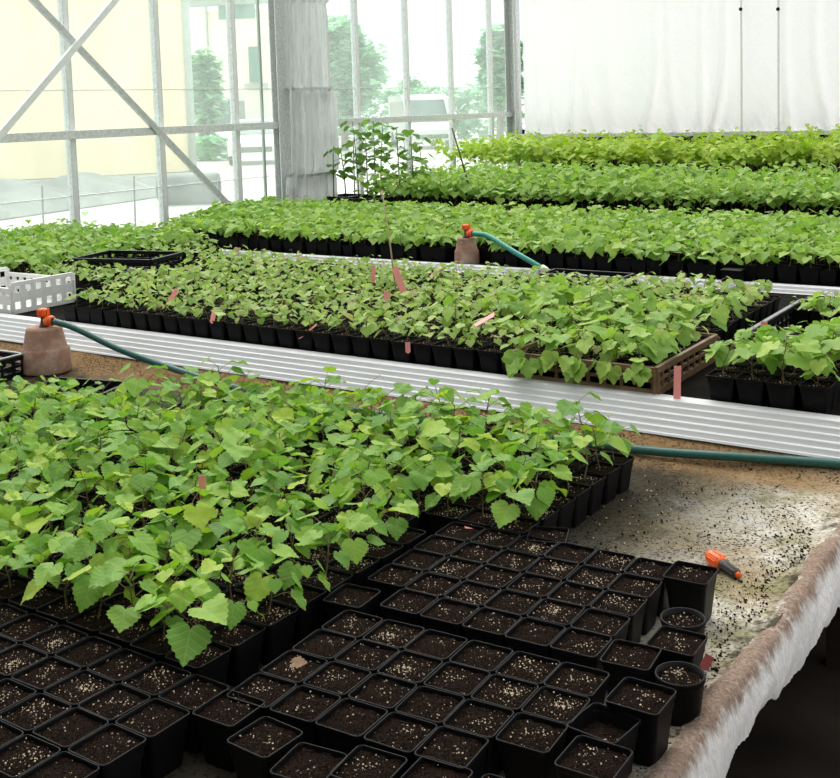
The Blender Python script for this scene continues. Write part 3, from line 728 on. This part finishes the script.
# ------------------------------------------------------------------ crates
def crate(name, label, loc, rz, w, d, h, m, rim=None, cols=8, tall_ends=0, skip=(), rw=.011, mb_=.012):
    t = thing(name, label, 'crate', loc, rz)
    mb = MB(); mb.box(-w/2, w/2, -d/2, d/2, 0, .006)
    mb.build('base', m, t)
    def panel(a, b_, hh):
        p = MB(); a = Vector(a); b_ = Vector(b_); n = max(3, int((b_-a).length/.06)); z = Vector((0, 0, 1))
        p.bar(a+z*.014, b_+z*.014, .009, .024); p.bar(a+z*(hh*.52), b_+z*(hh*.52), .006, mb_)
        p.bar(a+z*(hh-.012), b_+z*(hh-.012), .016, .022)
        for k in range(n+1):
            q = a.lerp(b_, k/n); e_ = .03 if k in (0, n) else rw
            p.bar(q+z*.012, q+z*(hh-.012), .008, e_, 0, (b_-a).normalized())
        o = p.build('side_panel', m, t)
        if rim:
            r_ = MB(); r_.bar(a+z*(hh+.001), b_+z*(hh+.001), .018, .006); r_.build('rim', rim, o)
    c = [(-w/2, -d/2, 0), (w/2, -d/2, 0), (w/2, d/2, 0), (-w/2, d/2, 0)]
    for k in range(4):
        if k not in skip: panel(c[k], c[(k+1) % 4], h+(tall_ends if k % 2 else 0))
    return t
crate('plastic_crate', 'white lattice plastic crate at the left on the second bench', (-5.30, 3.83, Z2+.001), .02, .56, .40, .14, 'whiteplastic', None, 9, .03, (), .034, .05)
crate('plastic_crate', 'empty black lattice crate among small seedlings left of the ledge end', (-5.24, 4.64, Z2+.075), .25, .54, .36, .105, 'blackplastic', None, 9, 0)
crate('plastic_crate', 'brown lattice crate around seedlings behind the near metal ledge', (-1.735, 3.90, Z2+.001), 0, .57, .62, .105, 'brownplastic', None, 9, 0)
crate('plastic_crate', 'black crate with worn grey rim on the second bench at right', (-1.175, 4.68, Z2+.001), 0, .36, .80, .105, 'blackplastic', 'greyrim', 9, 0)
crate('plastic_crate', 'black crate cut off by left frame edge beside terracotta pot', (-4.47, 2.98, ZB+.001), .05, .40, .30, .10, 'blackplastic', 'greyrim', 9, 0)
crate('seedling_tray', 'empty black tray lying in front of the left terracotta pot', (-3.72, 2.98, ZB+.001), .25, .36, .22, .055, 'blackplastic', None, 5, 0)
crate('nursery_tray', 'low black tray among plants just in front of the narrow far ledge', (-2.57, 5.42, Z2+.03), 0, .46, .18, .08, 'blackplastic', None, 6, 0)
# black clip-like pot standing on the far ledge
mb = MB(); mb.box(-.05, .05, -.04, .04, 0, .07); mb.box(-.055, .055, -.045, .045, .06, .072)
o = mb.build('plastic_pot', 'blackplastic'); o.location = aty(733, 296, 5.92); o.location.z = Z3+.004
tag(o, 'small black pot standing on the narrow far ledge at right', 'plant pot')

# ------------------------------------------------------------------ tags and canes
def plant_tag(p, label, L=.12, w=.026, tilt=(0, 0), rz=0, m='tag'):
    t = MB(); t.box(-w/2, w/2, -.0008, .0008, 0, L*.86)
    t.add([(-w/2, -.0008, 0), (w/2, -.0008, 0), (0, -.0008, -L*.14), (-w/2, .0008, 0), (w/2, .0008, 0), (0, .0008, -L*.14)], [(0, 1, 2), (5, 4, 3), (0, 2, 5, 3), (1, 4, 5, 2)])
    o = t.build('plant_tag', m); o.location = p; o.rotation_euler = (tilt[0], tilt[1], rz)
    return tag(o, label, 'plant tag', 'pink plant tags')
def tagz(px, py, z): return atz(px, py, z)
plant_tag(atz(404, 292, Z2+.16), 'long pink tag leaning left above the small seedlings', .145, .032, (-.2, -.38), .45)
plant_tag(atz(373, 281, Z2+.15), 'narrow pink tag just left of the long leaning one', .09, .022, (-.1, .03), .3)
plant_tag(atz(386, 300, Z2+.14), 'short pink tag stub below the long leaning one', .05, .024, (-.2, .1), .5)
plant_tag(aty(408, 352, 3.598), 'small upright pink tag near front edge of second bench', .045, .02, (0, 0), .5)
plant_tag(aty(301, 337, 3.61), 'pink tag lying flat at the front edge of second bench', .10, .03, (-.95, 0), -.75)
plant_tag(atz(474, 326, Z2+.16), 'pink tag lying tilted on small seedlings right of centre', .11, .03, (-1.0, .35), -1.0)
plant_tag(atz(677, 400, Z2+.01), 'tall pink tag standing against the brown crate', .135, .024, (-.02, .03), .5)
plant_tag(atz(763, 335, Z2+.14), 'pink tag inside the grey-rimmed black crate', .06, .024, (0, .1), .5)
plant_tag(atz(204, 494, ZR+.085)-Vector((0, 0, .085)), 'pink tag poking up between leaves on the front bench', .157, .018, (0, -.03), .5)
plant_tag(atz(170, 300, Z2+.14), 'pale pink tag among small seedlings at left', .07, .024, (-.4, .5), .2)
plant_tag(atz(212, 322, Z2+.09), 'pale pink tag low among seedlings left of the flat one', .06, .02, (-.6, .3), .8)
plant_tag(atz(432, 276, Z2+.14), 'faded pink tag lying near the far terracotta pot', .08, .024, (-1.0, .5), -.4)
o = plant_tag(rp.location+Vector((-.012, -.020, .080)), 'pink tag lying on the soil of a round black pot', .085, .02, (-1.45, 0), .75)
o = plant_tag(atz(704, 668, ZB+.085), 'dark red tag end beside the speckled round pot', .03, .017, (-.3, .5), .4, 'redtag')
for (x0, y0, x1, y1, z, L, m_, lab) in ((397, 300, 382, 190, Z2+.09, None, 'cane', 'thin pale cane standing among the small seedlings'),
                                      (470, 190, 452, 128, Z3+.2, None, 'darkcane', 'dark thin stick leaning in front of the rear window')):
    a = atz(x0, y0, z); b_ = aty(x1, y1, a.y+.05)
    mb = MB(); mb.tube([Vector((0, 0, 0)), (b_-a)*.5+Vector((.004, 0, 0)), b_-a], [.0045, .004, .003] if m_ == 'cane' else [.009, .008, .007], 7)
    o = mb.build('bamboo_cane', m_); o.location = a; tag(o, lab, 'cane')
# dry leaf on a pot in the middle block
mb = MB(); add_leaf(mb, Vector((0, 0, 0)), Vector((1, .2, .05)), Vector((0, 0, 1)), .030, T_MID, random.Random(4)); o = mb.build('dry_leaf', 'deadleaf')
o.location = atz(293, 663, ZB+.093); o.rotation_euler = (.3, 0, .2); tag(o, 'dry brown leaf lying in a bare soil pot', 'leaf')

# ------------------------------------------------------------------ soil crumbs spilled on the fleece
mb = MB(); r = random.Random(77)
cl = [(r.uniform(-1.0, XE-.05), r.uniform(2.3, 3.2)) for _ in range(14)]
for k in range(2400):
    if k < 1400: y = r.uniform(1.5, 3.0); x = XE-.03-abs(r.gauss(0, .045))-.03*math.sin(y*9)**2
    elif k < 1800: q = r.choice(cl); x = q[0]+r.gauss(0, .05); y = q[1]+r.gauss(0, .05)
    else: y = r.uniform(2.25, 3.3); x = r.uniform(-1.33, XE-.04)
    if x > XE-.03: x = XE-.04
    if k > 2100: x = r.uniform(-1.33, -1.1); y = r.uniform(2.4, 3.2)
    s = r.choice([.0009, .0011, .0013, .0016, .002, .0025, .0034]); p = Vector((x, y, ZB+.001+s*.3))
    ov = [p+Vector(d)*s*r.uniform(.6, 1.4) for d in ((1, 0, 0), (0, 1, 0), (-1, 0, 0), (0, -1, 0), (0, 0, 1), (0, 0, -1))]
    mb.add(ov, [(0, 1, 4), (1, 2, 4), (2, 3, 4), (3, 0, 4), (1, 0, 5), (2, 1, 5), (3, 2, 5), (0, 3, 5)], 1 if (k > 2100 and r.random() < .3) else 0)
o = mb.build('soil_crumbs', ['soil', 'perlite']); tag(o, 'dark soil crumbs scattered over the stained fleece', 'soil', None, 'stuff')

# ------------------------------------------------------------------ greenhouse shell
struct(MB().box(WX, 6, -6, CY+.2, -.05, 0).build('floor', 'concrete'))
TOP = 3.6
# glazed left wall: mullions, rails, panes
w = bpy.data.objects.new('wall_left', None); C.objects.link(w); struct(w, 'glazed greenhouse wall with steel rails at left', 'wall')
def on_wall(y0, y1, z0, z1, th, m, name):
    return MB().box(WX-th, WX+th, y0, y1, z0, z1).build(name, m, w)
ZRAIL = atx(16.7, 137.5, WX).z
MB().box(WX-.06, WX+.06, 2, CY, 0, .42).build('plinth', 'yard', w)
ks_ = [-3, -2, -1, 0, 1, 2, 3, 4, 5, 6, 7]
for k in ks_:
    y = WY0+WDY*k; on_wall(y-.022, y+.022, .42, TOP, .03, 'steellight', 'mullion')
    on_wall(y+.0225, y+.030, .42, TOP, .031, 'steel', 'mullion_seal'); on_wall(y-.030, y-.0225, .42, TOP, .031, 'steel', 'mullion_seal')
on_wall(WY0+WDY*2.40-.012, WY0+WDY*2.40+.012, .42, TOP, .012, 'pipe', 'pane_edge')
for z in (.986, 1.868):
    on_wall(2, CY, z-.003, z+.003, .008, 'steellight', 'glazing_lap')
ys = [2.0]+[WY0+WDY*k for k in ks_[0:]]+[CY]
yp = [y for y in ys if y <= CY]
for a, b_ in zip(yp[:-1], yp[1:]):
    if b_-a > .05: struct(MB().box(WX-.004, WX+.004, a, b_, .42, TOP).build('window_pane', 'glass', w))
PY0, PY1 = WY0+WDY*2.53, WY0+WDY*2.72
def rail(y0, y1, nm):
    return MB().box(WX+.03, WX+.09, y0, y1, ZRAIL-.035, ZRAIL+.035).build(nm, 'steel', w)
rail(2, PY1, 'rail'); rail(PY1, CY-.05, 'rail')
# posts
pb = MB(); pb.box(WX+.02, WX+.03, PY0, PY1, 0, TOP); pb.box(WX+.10, WX+.11, PY0, PY1, 0, TOP); pb.box(WX+.03, WX+.10, (PY0+PY1)/2-.006, (PY0+PY1)/2+.006, 0, TOP)
pb.build('post', 'steel', w)
p0, p1 = aty(509, 60, CY).x, aty(522, 60, CY).x
pb = MB(); yc = CY-.06
pb.box(WX+.02, WX+.035, yc-.12, yc+.05, 0, TOP); pb.box(WX+.035, WX+.17, yc-.01, yc+.01, 0, TOP); pb.box(WX+.155, WX+.175, yc-.12, yc+.05, 0, TOP)
pb.build('post', 'darksteel', w)
pb = MB(); pb.tube([(WX+.20, yc-.08, 0), (WX+.20, yc-.08, TOP)], .012, 8); pb.build('conduit', 'steel', w)
# X brace just inside the panes
def brace(a, b_, x, wd):
    a = atx(*a, x); b_ = atx(*b_, x); d = b_-a
    a2 = a-d*.45; b2 = b_+d*.10
    if a2.z > TOP: a2 = a + (a2-a)*((TOP-a.z)/(a2.z-a.z))
    return MB().bar(a2, b2, .03, wd, 0, Vector((0, 0, 1)))
brace((33, 0), (235, 212), WX+.10, .055).build('brace', 'darksteel', w)
brace((115, 0), (0, 135), WX+.135, .055).build('brace', 'steellight', w)

# gathered foil curtain beside the post
fc = thing('foil_curtain', 'gathered crinkled silver foil curtain hanging beside the window post', 'curtain', (WX+.16, WY0+WDY*3.1, 0))
a0, a1 = 8.70-fc.location.y, 9.44-fc.location.y
mb = MB(); ny, nz = 60, 90; vs = []; r = random.Random(8)
zb, zt = .64, TOP
ties = [atx(322, 88, WX+.16).z, atx(326, 172, WX+.16).z, atx(320, 3, WX+.16).z]
for i in range(nz):
    z = zb+(zt-zb)*i/(nz-1)
    seg = sum(1 for t_ in ties if z > t_); nar = 0
    dz = min(abs(z-t_) for t_ in ties)
    pinch = 1-.05*math.exp(-(dz/.06)**2)
    for j in range(ny):
        t_ = j/(ny-1); y = (a0+a1)/2 + (t_-.5)*(a1-a0)*pinch*(.90+.16*(TOP-z)/3)
        dpt = .060*abs(math.sin(t_*15+seg*1.7+.08*z))**.7 + .035*abs(math.sin(t_*37+seg*2.2+.12*z)) + .003*math.sin(z*30+t_*13)
        vs.append((dpt*pinch + (.03 if seg % 2 else 0) + r.uniform(-.004, .004), y, z))
mb.add(vs, [(i*ny+j, i*ny+j+1, (i+1)*ny+j+1, (i+1)*ny+j) for i in range(nz-1) for j in range(ny-1)], 0, True)
mb.build('cloth', 'foil', fc)
for t_ in ties[:2]:
    MB().box(-.09, .085, a0+.1, a1-.02, t_-.010, t_+.006).build('tie_band', 'darksteel', fc)

# back wall: low dark wall, grey bottom rail, white screen curtain
YC = CY-.16
zc = aty(700, 131.5, YC).z
bw = bpy.data.objects.new('wall_back', None); C.objects.link(bw); struct(bw, 'low dark wall below the white curtain at the back', 'wall')
MB().box(WX, 3.5, CY+.05, CY+.15, 0, zc+.05).build('low_wall', 'bed', bw)
MB().box(WX, 3.5, CY+.06, CY+.10, zc+.05, TOP).build('back_pane', 'clearglass', bw)
MB().box(WX+.2, 3.0, YC-.02, YC+.03, zc-.055, zc-.005).build('bottom_rail', 'steel', bw)
cu = thing('screen_curtain', 'wide white screen curtain with soft folds across the back wall', 'curtain', (aty(700, 120, YC).x, YC, 0))
x0 = aty(523, 60, YC).x-cu.location.x; x1 = .6-cu.location.x
mb = MB(); nx, nz = 330, 70; vs = []; r = random.Random(5)
def pxx(px): return aty(px, 70, YC).x-cu.location.x
foldl = [(575, .035, .05, -.25), (588, .03, .06, .45), (702, .03, .05, 0), (722, .05, .05, -.5), (787, .03, .05, .15), (820, .04, .06, .5), (655, .03, .05, -.5), (672, .03, .06, .35), (610, .02, .08, .3), (535, .03, .05, .2), (548, .03, .05, .4)]
for i in range(nz):
    t_ = i/(nz-1); z = zc-.01+(TOP-zc)*t_
    low = max(0, 1-(z-zc)/1.0)
    for j in range(nx):
        x = x0+(x1-x0)*j/(nx-1); y = .010*math.sin(x*5.1+1)+.006*math.sin(x*13+.5*z)
        for px, am, wd, sl in foldl:
            xc = pxx(px)+sl*.35*(low**1.6-.25); y -= 1.9*am*(.5+.9*low)*math.exp(-((x-xc)/wd)**2)
        y += .014*low*math.sin(x*23+z*9)*math.sin(z*17+x*5) + .010*low**3*math.sin(x*61+z*30)
        vs.append((x, y, z))
mb.add(vs, [(i*nx+j, (i+1)*nx+j, (i+1)*nx+j+1, i*nx+j+1) for i in range(nz-1) for j in range(nx-1)], 0, True)
mb.build('cloth', 'screen', cu)
for px in (742.3, 779.3):
    x = pxx(px); MB().box(x-.012, x+.012, -.035, -.025, zc, TOP).build('seam_strip', 'steellight', cu)
    p = aty(px, 9, YC-.06); g = MB(); g.lathe([(0, 0), (.022, 0), (.022, .008), (0, .008)], 12, (0, 0, 0), 0, Matrix.Rotation(PI/2, 4, 'X')); o = g.build('grommet', 'blackplastic', cu); o.location = (x, -.05, p.z)

# ------------------------------------------------------------------ outside
struct(MB().box(-120, WX-.05, -40, 140, -.12, -.02).build('floor_outside', 'yard'))
def facing(a, b_, h, dpt, z0=0):
    """box whose front face runs a -> b_ (plan), depth behind"""
    a = Vector((a.x, a.y, 0)); b_ = Vector((b_.x, b_.y, 0)); d = (b_-a).normalized(); n = Vector((-d.y, d.x, 0))
    if n.dot(a) < 0: n = -n
    vs = [p+Vector((0, 0, z)) for z in (z0, h) for p in (a, b_, b_+n*dpt, a+n*dpt)]
    return vs, d, n
BF = [(0, 1, 2, 3), (4, 7, 6, 5), (0, 4, 5, 1), (1, 5, 6, 2), (2, 6, 7, 3), (3, 7, 4, 0)]
a = atz(195, 171, 0); rv = Vector((a.x, a.y, 0)).normalized(); lv = Vector((-rv.y, rv.x, 0)); b_ = a + (lv*math.cos(.17)-rv*math.sin(.17))*24
t = thing('house', 'cream yellow building outside the left window', 'building', (0, 0, 0))
vs, d, n = facing(a, b_, 9, 5); MB().add(vs, BF).build('wall', 'yellowwall', t)
mb = MB(); mb.tube([a-n*.08+d*.06, a-n*.08+d*.06+Vector((0, 0, 9))], .11, 8); mb.build('drain_pipe', 'pipe', t)
a = atz(150, 150.5, 0); b_ = atz(300, 147, 0)
t = thing('house', 'white building with green shutters outside behind the yellow one', 'building', (0, 0, 0))
vs, d, n = facing(a, b_, 6.1, 6); MB().add(vs, BF).build('wall', 'whitewall', t)
def onface(px0, py0, px1, py1, nm, m, off=.12):
    def hit(px, py):
        r_ = ray(px, py); k = (a-EYE).dot(n)/r_.dot(n); return EYE+r_*k
    p = hit(px0, py0); q = hit(px1, py1); w_ = (q-p).dot(d)
    vs = []
    for z in (q.z, p.z):
        for s_ in (0, 1):
            for o_ in (-off, .05): 
                e_ = p+d*w_*s_+n*o_; vs.append((e_.x, e_.y, z))
    return MB().add(vs, [(0, 1, 3, 2), (4, 6, 7, 5), (0, 2, 6, 4), (1, 5, 7, 3), (0, 4, 5, 1), (2, 3, 7, 6)]).build(nm, m, t)
onface(190, -30, 300, 2, 'roof', 'roof', .5); onface(219, 4, 255, 18, 'window_band', 'shutter'); onface(249, 47, 260, 82, 'shutter', 'shutter'); onface(246, 84, 268, 87, 'sill', 'pipe', .2)
onface(207, 4, 209, 66, 'drain_pipe', 'pipe', .15)

def blob_tree(px, base_py, top_py, half_px, label, name='tree', cat='tree', seed=1, trunk=True, n=900, ls=.5):
    g = atz(px, base_py, 0); dist = (g-EYE).dot(fw); top = EYE.z+(0); 
    k = dist/F_PX; H = (base_py-top_py)*k; Rr = half_px*k
    t = thing(name, label, cat, (g.x, g.y, -.02)); r = random.Random(seed); fo = MB()
    z0 = H*.18 if trunk else 0
    lumps = []
    for q in range(46):
        u = r.uniform(-1, 1); a_ = r.uniform(0, 2*PI); rr = r.uniform(.35, .88); s_ = math.sqrt(1-u*u); pr = Rr*(1-.30*max(0, u))
        lumps.append((Vector((pr*rr*s_*math.cos(a_), pr*rr*s_*math.sin(a_), z0+(H-z0)*(.5+.47*u*rr))), Rr*r.uniform(.13, .24)))
    for q in range(n):
        lc, lr = r.choice(lumps); a_ = r.uniform(0, 2*PI)
        p = lc + Vector((r.gauss(0, lr), r.gauss(0, lr), r.gauss(0, lr)))
        o_ = Vector((math.cos(a_), math.sin(a_), r.uniform(-.6, .3)))
        add_leaf(fo, p, o_, Vector((r.uniform(-.5, .5), r.uniform(-.5, .5), 1)), ls*r.uniform(.7, 1.3), T_LO, r)
    fo.build('foliage', 'treeleaf', t)
    if trunk:
        tk = MB(); tk.tube([(0, 0, -.0), (.05, 0, H*.3), (0, .1, H*.6)], [.16, .12, .05], 8); tk.build('trunk', 'trunk', t)
blob_tree(345, 150, 18, 40, 'round green tree outside the middle window', seed=2, n=5200, ls=.30)
blob_tree(500, 148, 10, 22, 'tall green tree outside near the corner post', seed=3, n=4200, ls=.30)
blob_tree(206, 157, 48, 19, 'green shrub-like tree against the white building', seed=4, n=3400, ls=.25)
blob_tree(412, 133, 76, 20, 'small distant round tree behind the parked van', seed=5, n=1500, ls=.3)
def hedge(px0, px1, base_py, h, label, seed):
    a_ = atz(px0, base_py, 0); b2 = atz(px1, base_py, 0); r = random.Random(seed); mb = MB(); L_ = (b2-a_).length
    for q in range(int(L_*90)):
        p = a_.lerp(b2, r.random()); p = p+Vector((r.uniform(-.4, .4), r.uniform(-.4, .4), r.uniform(.05, 1)*h))
        o_ = Vector((r.uniform(-1, 1), r.uniform(-1, 1), r.uniform(-.6, .3))); add_leaf(mb, p, o_, Vector((r.uniform(-.5, .5), r.uniform(-.5, .5), 1)), .4*r.uniform(.6, 1.3), T_LO, r)
    o = mb.build('hedge', 'treeleaf'); tag(o, label, 'hedge')
hedge(320, 520, 138, 2.6, 'long clipped green hedge outside behind the parked van', 9)
hedge(192, 219, 160, .8, 'low green hedge outside beside the white box van', 10)

def vehicle(name, label, px, base_py, length, width, h, yaw, paint, cab):
    g = atz(px, base_py, 0); t = thing(name, label, 'vehicle', (g.x, g.y, -.02), yaw)
    L2, W2 = length/2, width/2
    def extr(prof, w0, m, nm, par):
        n_ = len(prof); vs = [(x, s_*w0, z) for s_ in (-1, 1) for x, z in prof]
        fs = [tuple(range(n_)), tuple(reversed(range(n_, 2*n_)))]+[(k, n_+k, n_+(k+1) % n_, (k+1) % n_) for k in range(n_)]
        return MB().add(vs, fs).build(nm, m, par)
    if cab == 'van':
        body = [(-L2, .35), (L2*.98, .32), (L2, .75), (L2*.82, 1.0), (L2*.50, h*.93), (L2*.35, h), (-L2*.92, h), (-L2, h*.9)]
        glass = [(-L2*.85, 1.05), (L2*.74, 1.05), (L2*.48, h*.88), (-L2*.85, h*.88)]
    else:
        body = [(-L2, .32), (L2, .30), (L2, .68), (L2*.85, .82), (L2*.45, .92), (L2*.10, h), (-L2*.55, h), (-L2*.92, .95), (-L2, .85)]
        glass = [(-L2*.78, .95), (L2*.40, .95), (L2*.09, h*.95), (-L2*.52, h*.95)]
    b_ = extr(body, W2, paint, 'body', t); extr(glass, W2+.01, 'carglass', 'side_windows', b_)
    ws = MB(); (xa, za), (xb, zb_) = ((L2*.80, 1.04), (L2*.52, h*.90)) if cab == 'van' else ((L2*.44, .95), (L2*.12, h*.97))
    ws.add([(xa+.02, -W2*.85, za), (xa+.02, W2*.85, za), (xb+.02, W2*.8, zb_), (xb+.02, -W2*.8, zb_), (xa-.03, -W2*.85, za), (xa-.03, W2*.85, za), (xb-.03, W2*.8, zb_), (xb-.03, -W2*.8, zb_)], BF); ws.build('windscreen', 'carglass', b_)
    gr = MB(); gr.box(L2-.02, L2+.015, -W2*.7, W2*.7, .40, .56); gr.build('grille', 'tyre', b_)
    for sx in (-.62, .62):
        for sy in (-1, 1):
            wb = MB(); wb.lathe([(0, -.1), (.30, -.1), (.33, -.06), (.33, .06), (.30, .1), (0, .1)], 18, (sx*L2, sy*(W2-.08), .33), 0, Matrix.Rotation(PI/2, 4, 'X')); wb.build('wheel', 'tyre', t)
    return t
vehicle('parked_van', 'silver van parked outside the rear window', 421, 147, 4.6, 1.8, 2.1, 2.35+PI, 'carsilver', 'van')
vehicle('parked_car', 'white car parked outside by the window post', 258, 162, 3.4, 1.6, 1.4, -.9, 'carwhite', 'car')
vehicle('box_van', 'tall white box van outside beside the low hedge', 229, 151, 2.6, 1.0, 2.4, -1.05, 'carwhite', 'van')
# covered heap along the outside of the glass
mb = MB(); r = random.Random(6); A_, B_ = atz(-120, 226, -.02), atz(150, 190, -.02); nx, ny = 60, 16; vs = []
for i in range(nx):
    c0 = A_.lerp(B_, i/(nx-1)); dd = (B_-A_).normalized(); nn = Vector((-dd.y, dd.x, 0)); hh = .36+.10*math.sin(i*.35)+.06*math.sin(i*.9)
    if i > nx-8: hh *= max(.05, (nx-1-i)/7)**.5
    for j in range(ny):
        q = j/(ny-1)*2-1; z = hh*(1-q*q)**.7+.05*math.sin(i*.8+j*1.3)*(1-q*q); p = c0+nn*q*1.6; vs.append((p.x, p.y, max(-.02, z)))
mb.add(vs, [(i*ny+j, (i+1)*ny+j, (i+1)*ny+j+1, i*ny+j+1) for i in range(nx-1) for j in range(ny-1)], 0, True)
o = mb.build('covered_heap', 'tarp'); tag(o, 'long low heap under grey sheeting outside the left window', 'heap')
g = atz(190, 203, 0); mb = MB(); mb.lathe([(0, -.55), (.26, -.55), (.29, -.48), (.29, .48), (.26, .55), (.12, .55), (.10, .4)], 20, (0, 0, .27), 0, Matrix.Rotation(PI/2, 4, 'Y'))
o = mb.build('sheeting_roll', 'tarp'); o.location = g; o.rotation_euler = (0, 0, .6); tag(o, 'thick grey roll of sheeting lying outside near the brace', 'roll')
# weeds and stakes just outside the glass
for k, (px, tp) in enumerate(((42, 186), (134, 176))):
    g = atz(px, 236, .35); g.x = WX-.35; q = atx(px, 232, WX-.35); q2 = atx(px, tp, WX-.35); mb = MB(); mb.tube([Vector((0, 0, -q.z)), q2-q], .008, 6); o = mb.build('garden_stake', 'darkcane'); o.location = q
    tag(o, 'thin stake outside the glass, ' + ('left one near first mullion' if k == 0 else 'right one near second mullion'), 'stake')
for k, (px, tp) in enumerate(((88, 214), (20, 226))):
    q = atx(px, 240, WX-.5); q2 = atx(px, tp, WX-.5); r = random.Random(60+k); fo, st = MB(), MB()
    vine(fo, st, (0, 0, 0), q2.z, 12, .10, r, T_LO, False, 1.0, 4, .05, .35)
    t = thing('weed', 'pale leafy weed growing outside the glass, ' + ('beside the first mullion' if k == 0 else 'near the left frame edge'), 'plant', (q.x, q.y, 0)); st.build('stem', 'stem', t); fo.build('foliage', 'leaf6', t)

# ------------------------------------------------------------------ roof, right and front walls (unseen, added to shape the light inside)
m, nt, b = mat('whitewashed_roof_glass'); nt.nodes.remove(b)
tp = nt.nodes.new('ShaderNodeBsdfTransparent'); tp.inputs[0].default_value = (.93, .93, .92, 1)
df = nt.nodes.new('ShaderNodeBsdfDiffuse'); df.inputs[0].default_value = (.75, .75, .74, 1)
mx = nt.nodes.new('ShaderNodeMixShader'); nt.links.new(ramp(nt, noise(nt, coords(nt), 1.5, 3), [(.3, (.10, .10, .10)), (.7, (.16, .16, .16))]), mx.inputs[0])
nt.links.new(tp.outputs[0], mx.inputs[1]); nt.links.new(df.outputs[0], mx.inputs[2]); nt.links.new(mx.outputs[0], nt.nodes['Material Output'].inputs[0]); M['roofglass'] = m
FY = -1.6
ce = bpy.data.objects.new('ceiling', None); C.objects.link(ce); struct(ce, 'unseen whitewashed glass roof added to dim the interior', 'roof')
MB().box(WX-.1, 4.2, FY, CY+.2, TOP+.4, TOP+.41).build('roof_pane', 'roofglass', ce)  # out-of-view roof added to dim the interior against the bright outdoors
for k in range(8):
    y = FY+.3+k*2.15; MB().box(WX-.1, 4.2, y-.04, y+.04, TOP+.22, TOP+.39).build('roof_beam', 'steel', ce)
struct(MB().box(WX-.1, 4.2, FY-.1, FY, 0, TOP+.4).build('wall_front_light_block', 'benchwood'))  # unseen opaque wall added behind the camera to cut frontal light
wr = bpy.data.objects.new('wall_right', None); C.objects.link(wr); struct(wr, 'unseen right wall, glazed to let side light in', 'wall')
MB().box(4.1, 4.2, FY, CY+.2, 0, .5).build('plinth', 'benchwood', wr)
MB().box(4.14, 4.15, FY, CY+.2, .5, TOP+.4).build('window_pane', 'clearglass', wr)  # unseen side glazed so light reaches the hanging fleece edge
MB().box(WX-.03, WX+.03, FY, CY, TOP, TOP+.4).build('eave', 'steel', w)

# ------------------------------------------------------------------ light
wd = bpy.data.worlds.new('world'); bpy.context.scene.world = wd; wd.use_nodes = True
nt = wd.node_tree; bg = nt.nodes['Background']
tc = nt.nodes.new('ShaderNodeTexCoord'); sp = nt.nodes.new('ShaderNodeSeparateXYZ'); nt.links.new(tc.outputs['Generated'], sp.inputs[0])
cr = ramp(nt, sp.outputs[2], [(0, (.80, .83, .86)), (.5, (.93, .95, .97)), (1, (1, 1, 1))])
nt.links.new(cr, bg.inputs[0]); bg.inputs[1].default_value = 1.55
sun = bpy.data.lights.new('overcast_sun', 'SUN'); sun.energy = 5.5; sun.angle = math.radians(60); sun.color = (1, .98, .94)
so = bpy.data.objects.new('overcast_sun', sun); C.objects.link(so)
so.rotation_euler = Vector((.55, -.50, -.85)).to_track_quat('-Z', 'Y').to_euler()
vs_ = bpy.context.scene.view_settings
vs_.view_transform = 'Standard'; vs_.look = 'None'; vs_.gamma = 1; vs_.use_curve_mapping = False; vs_.exposure = 0
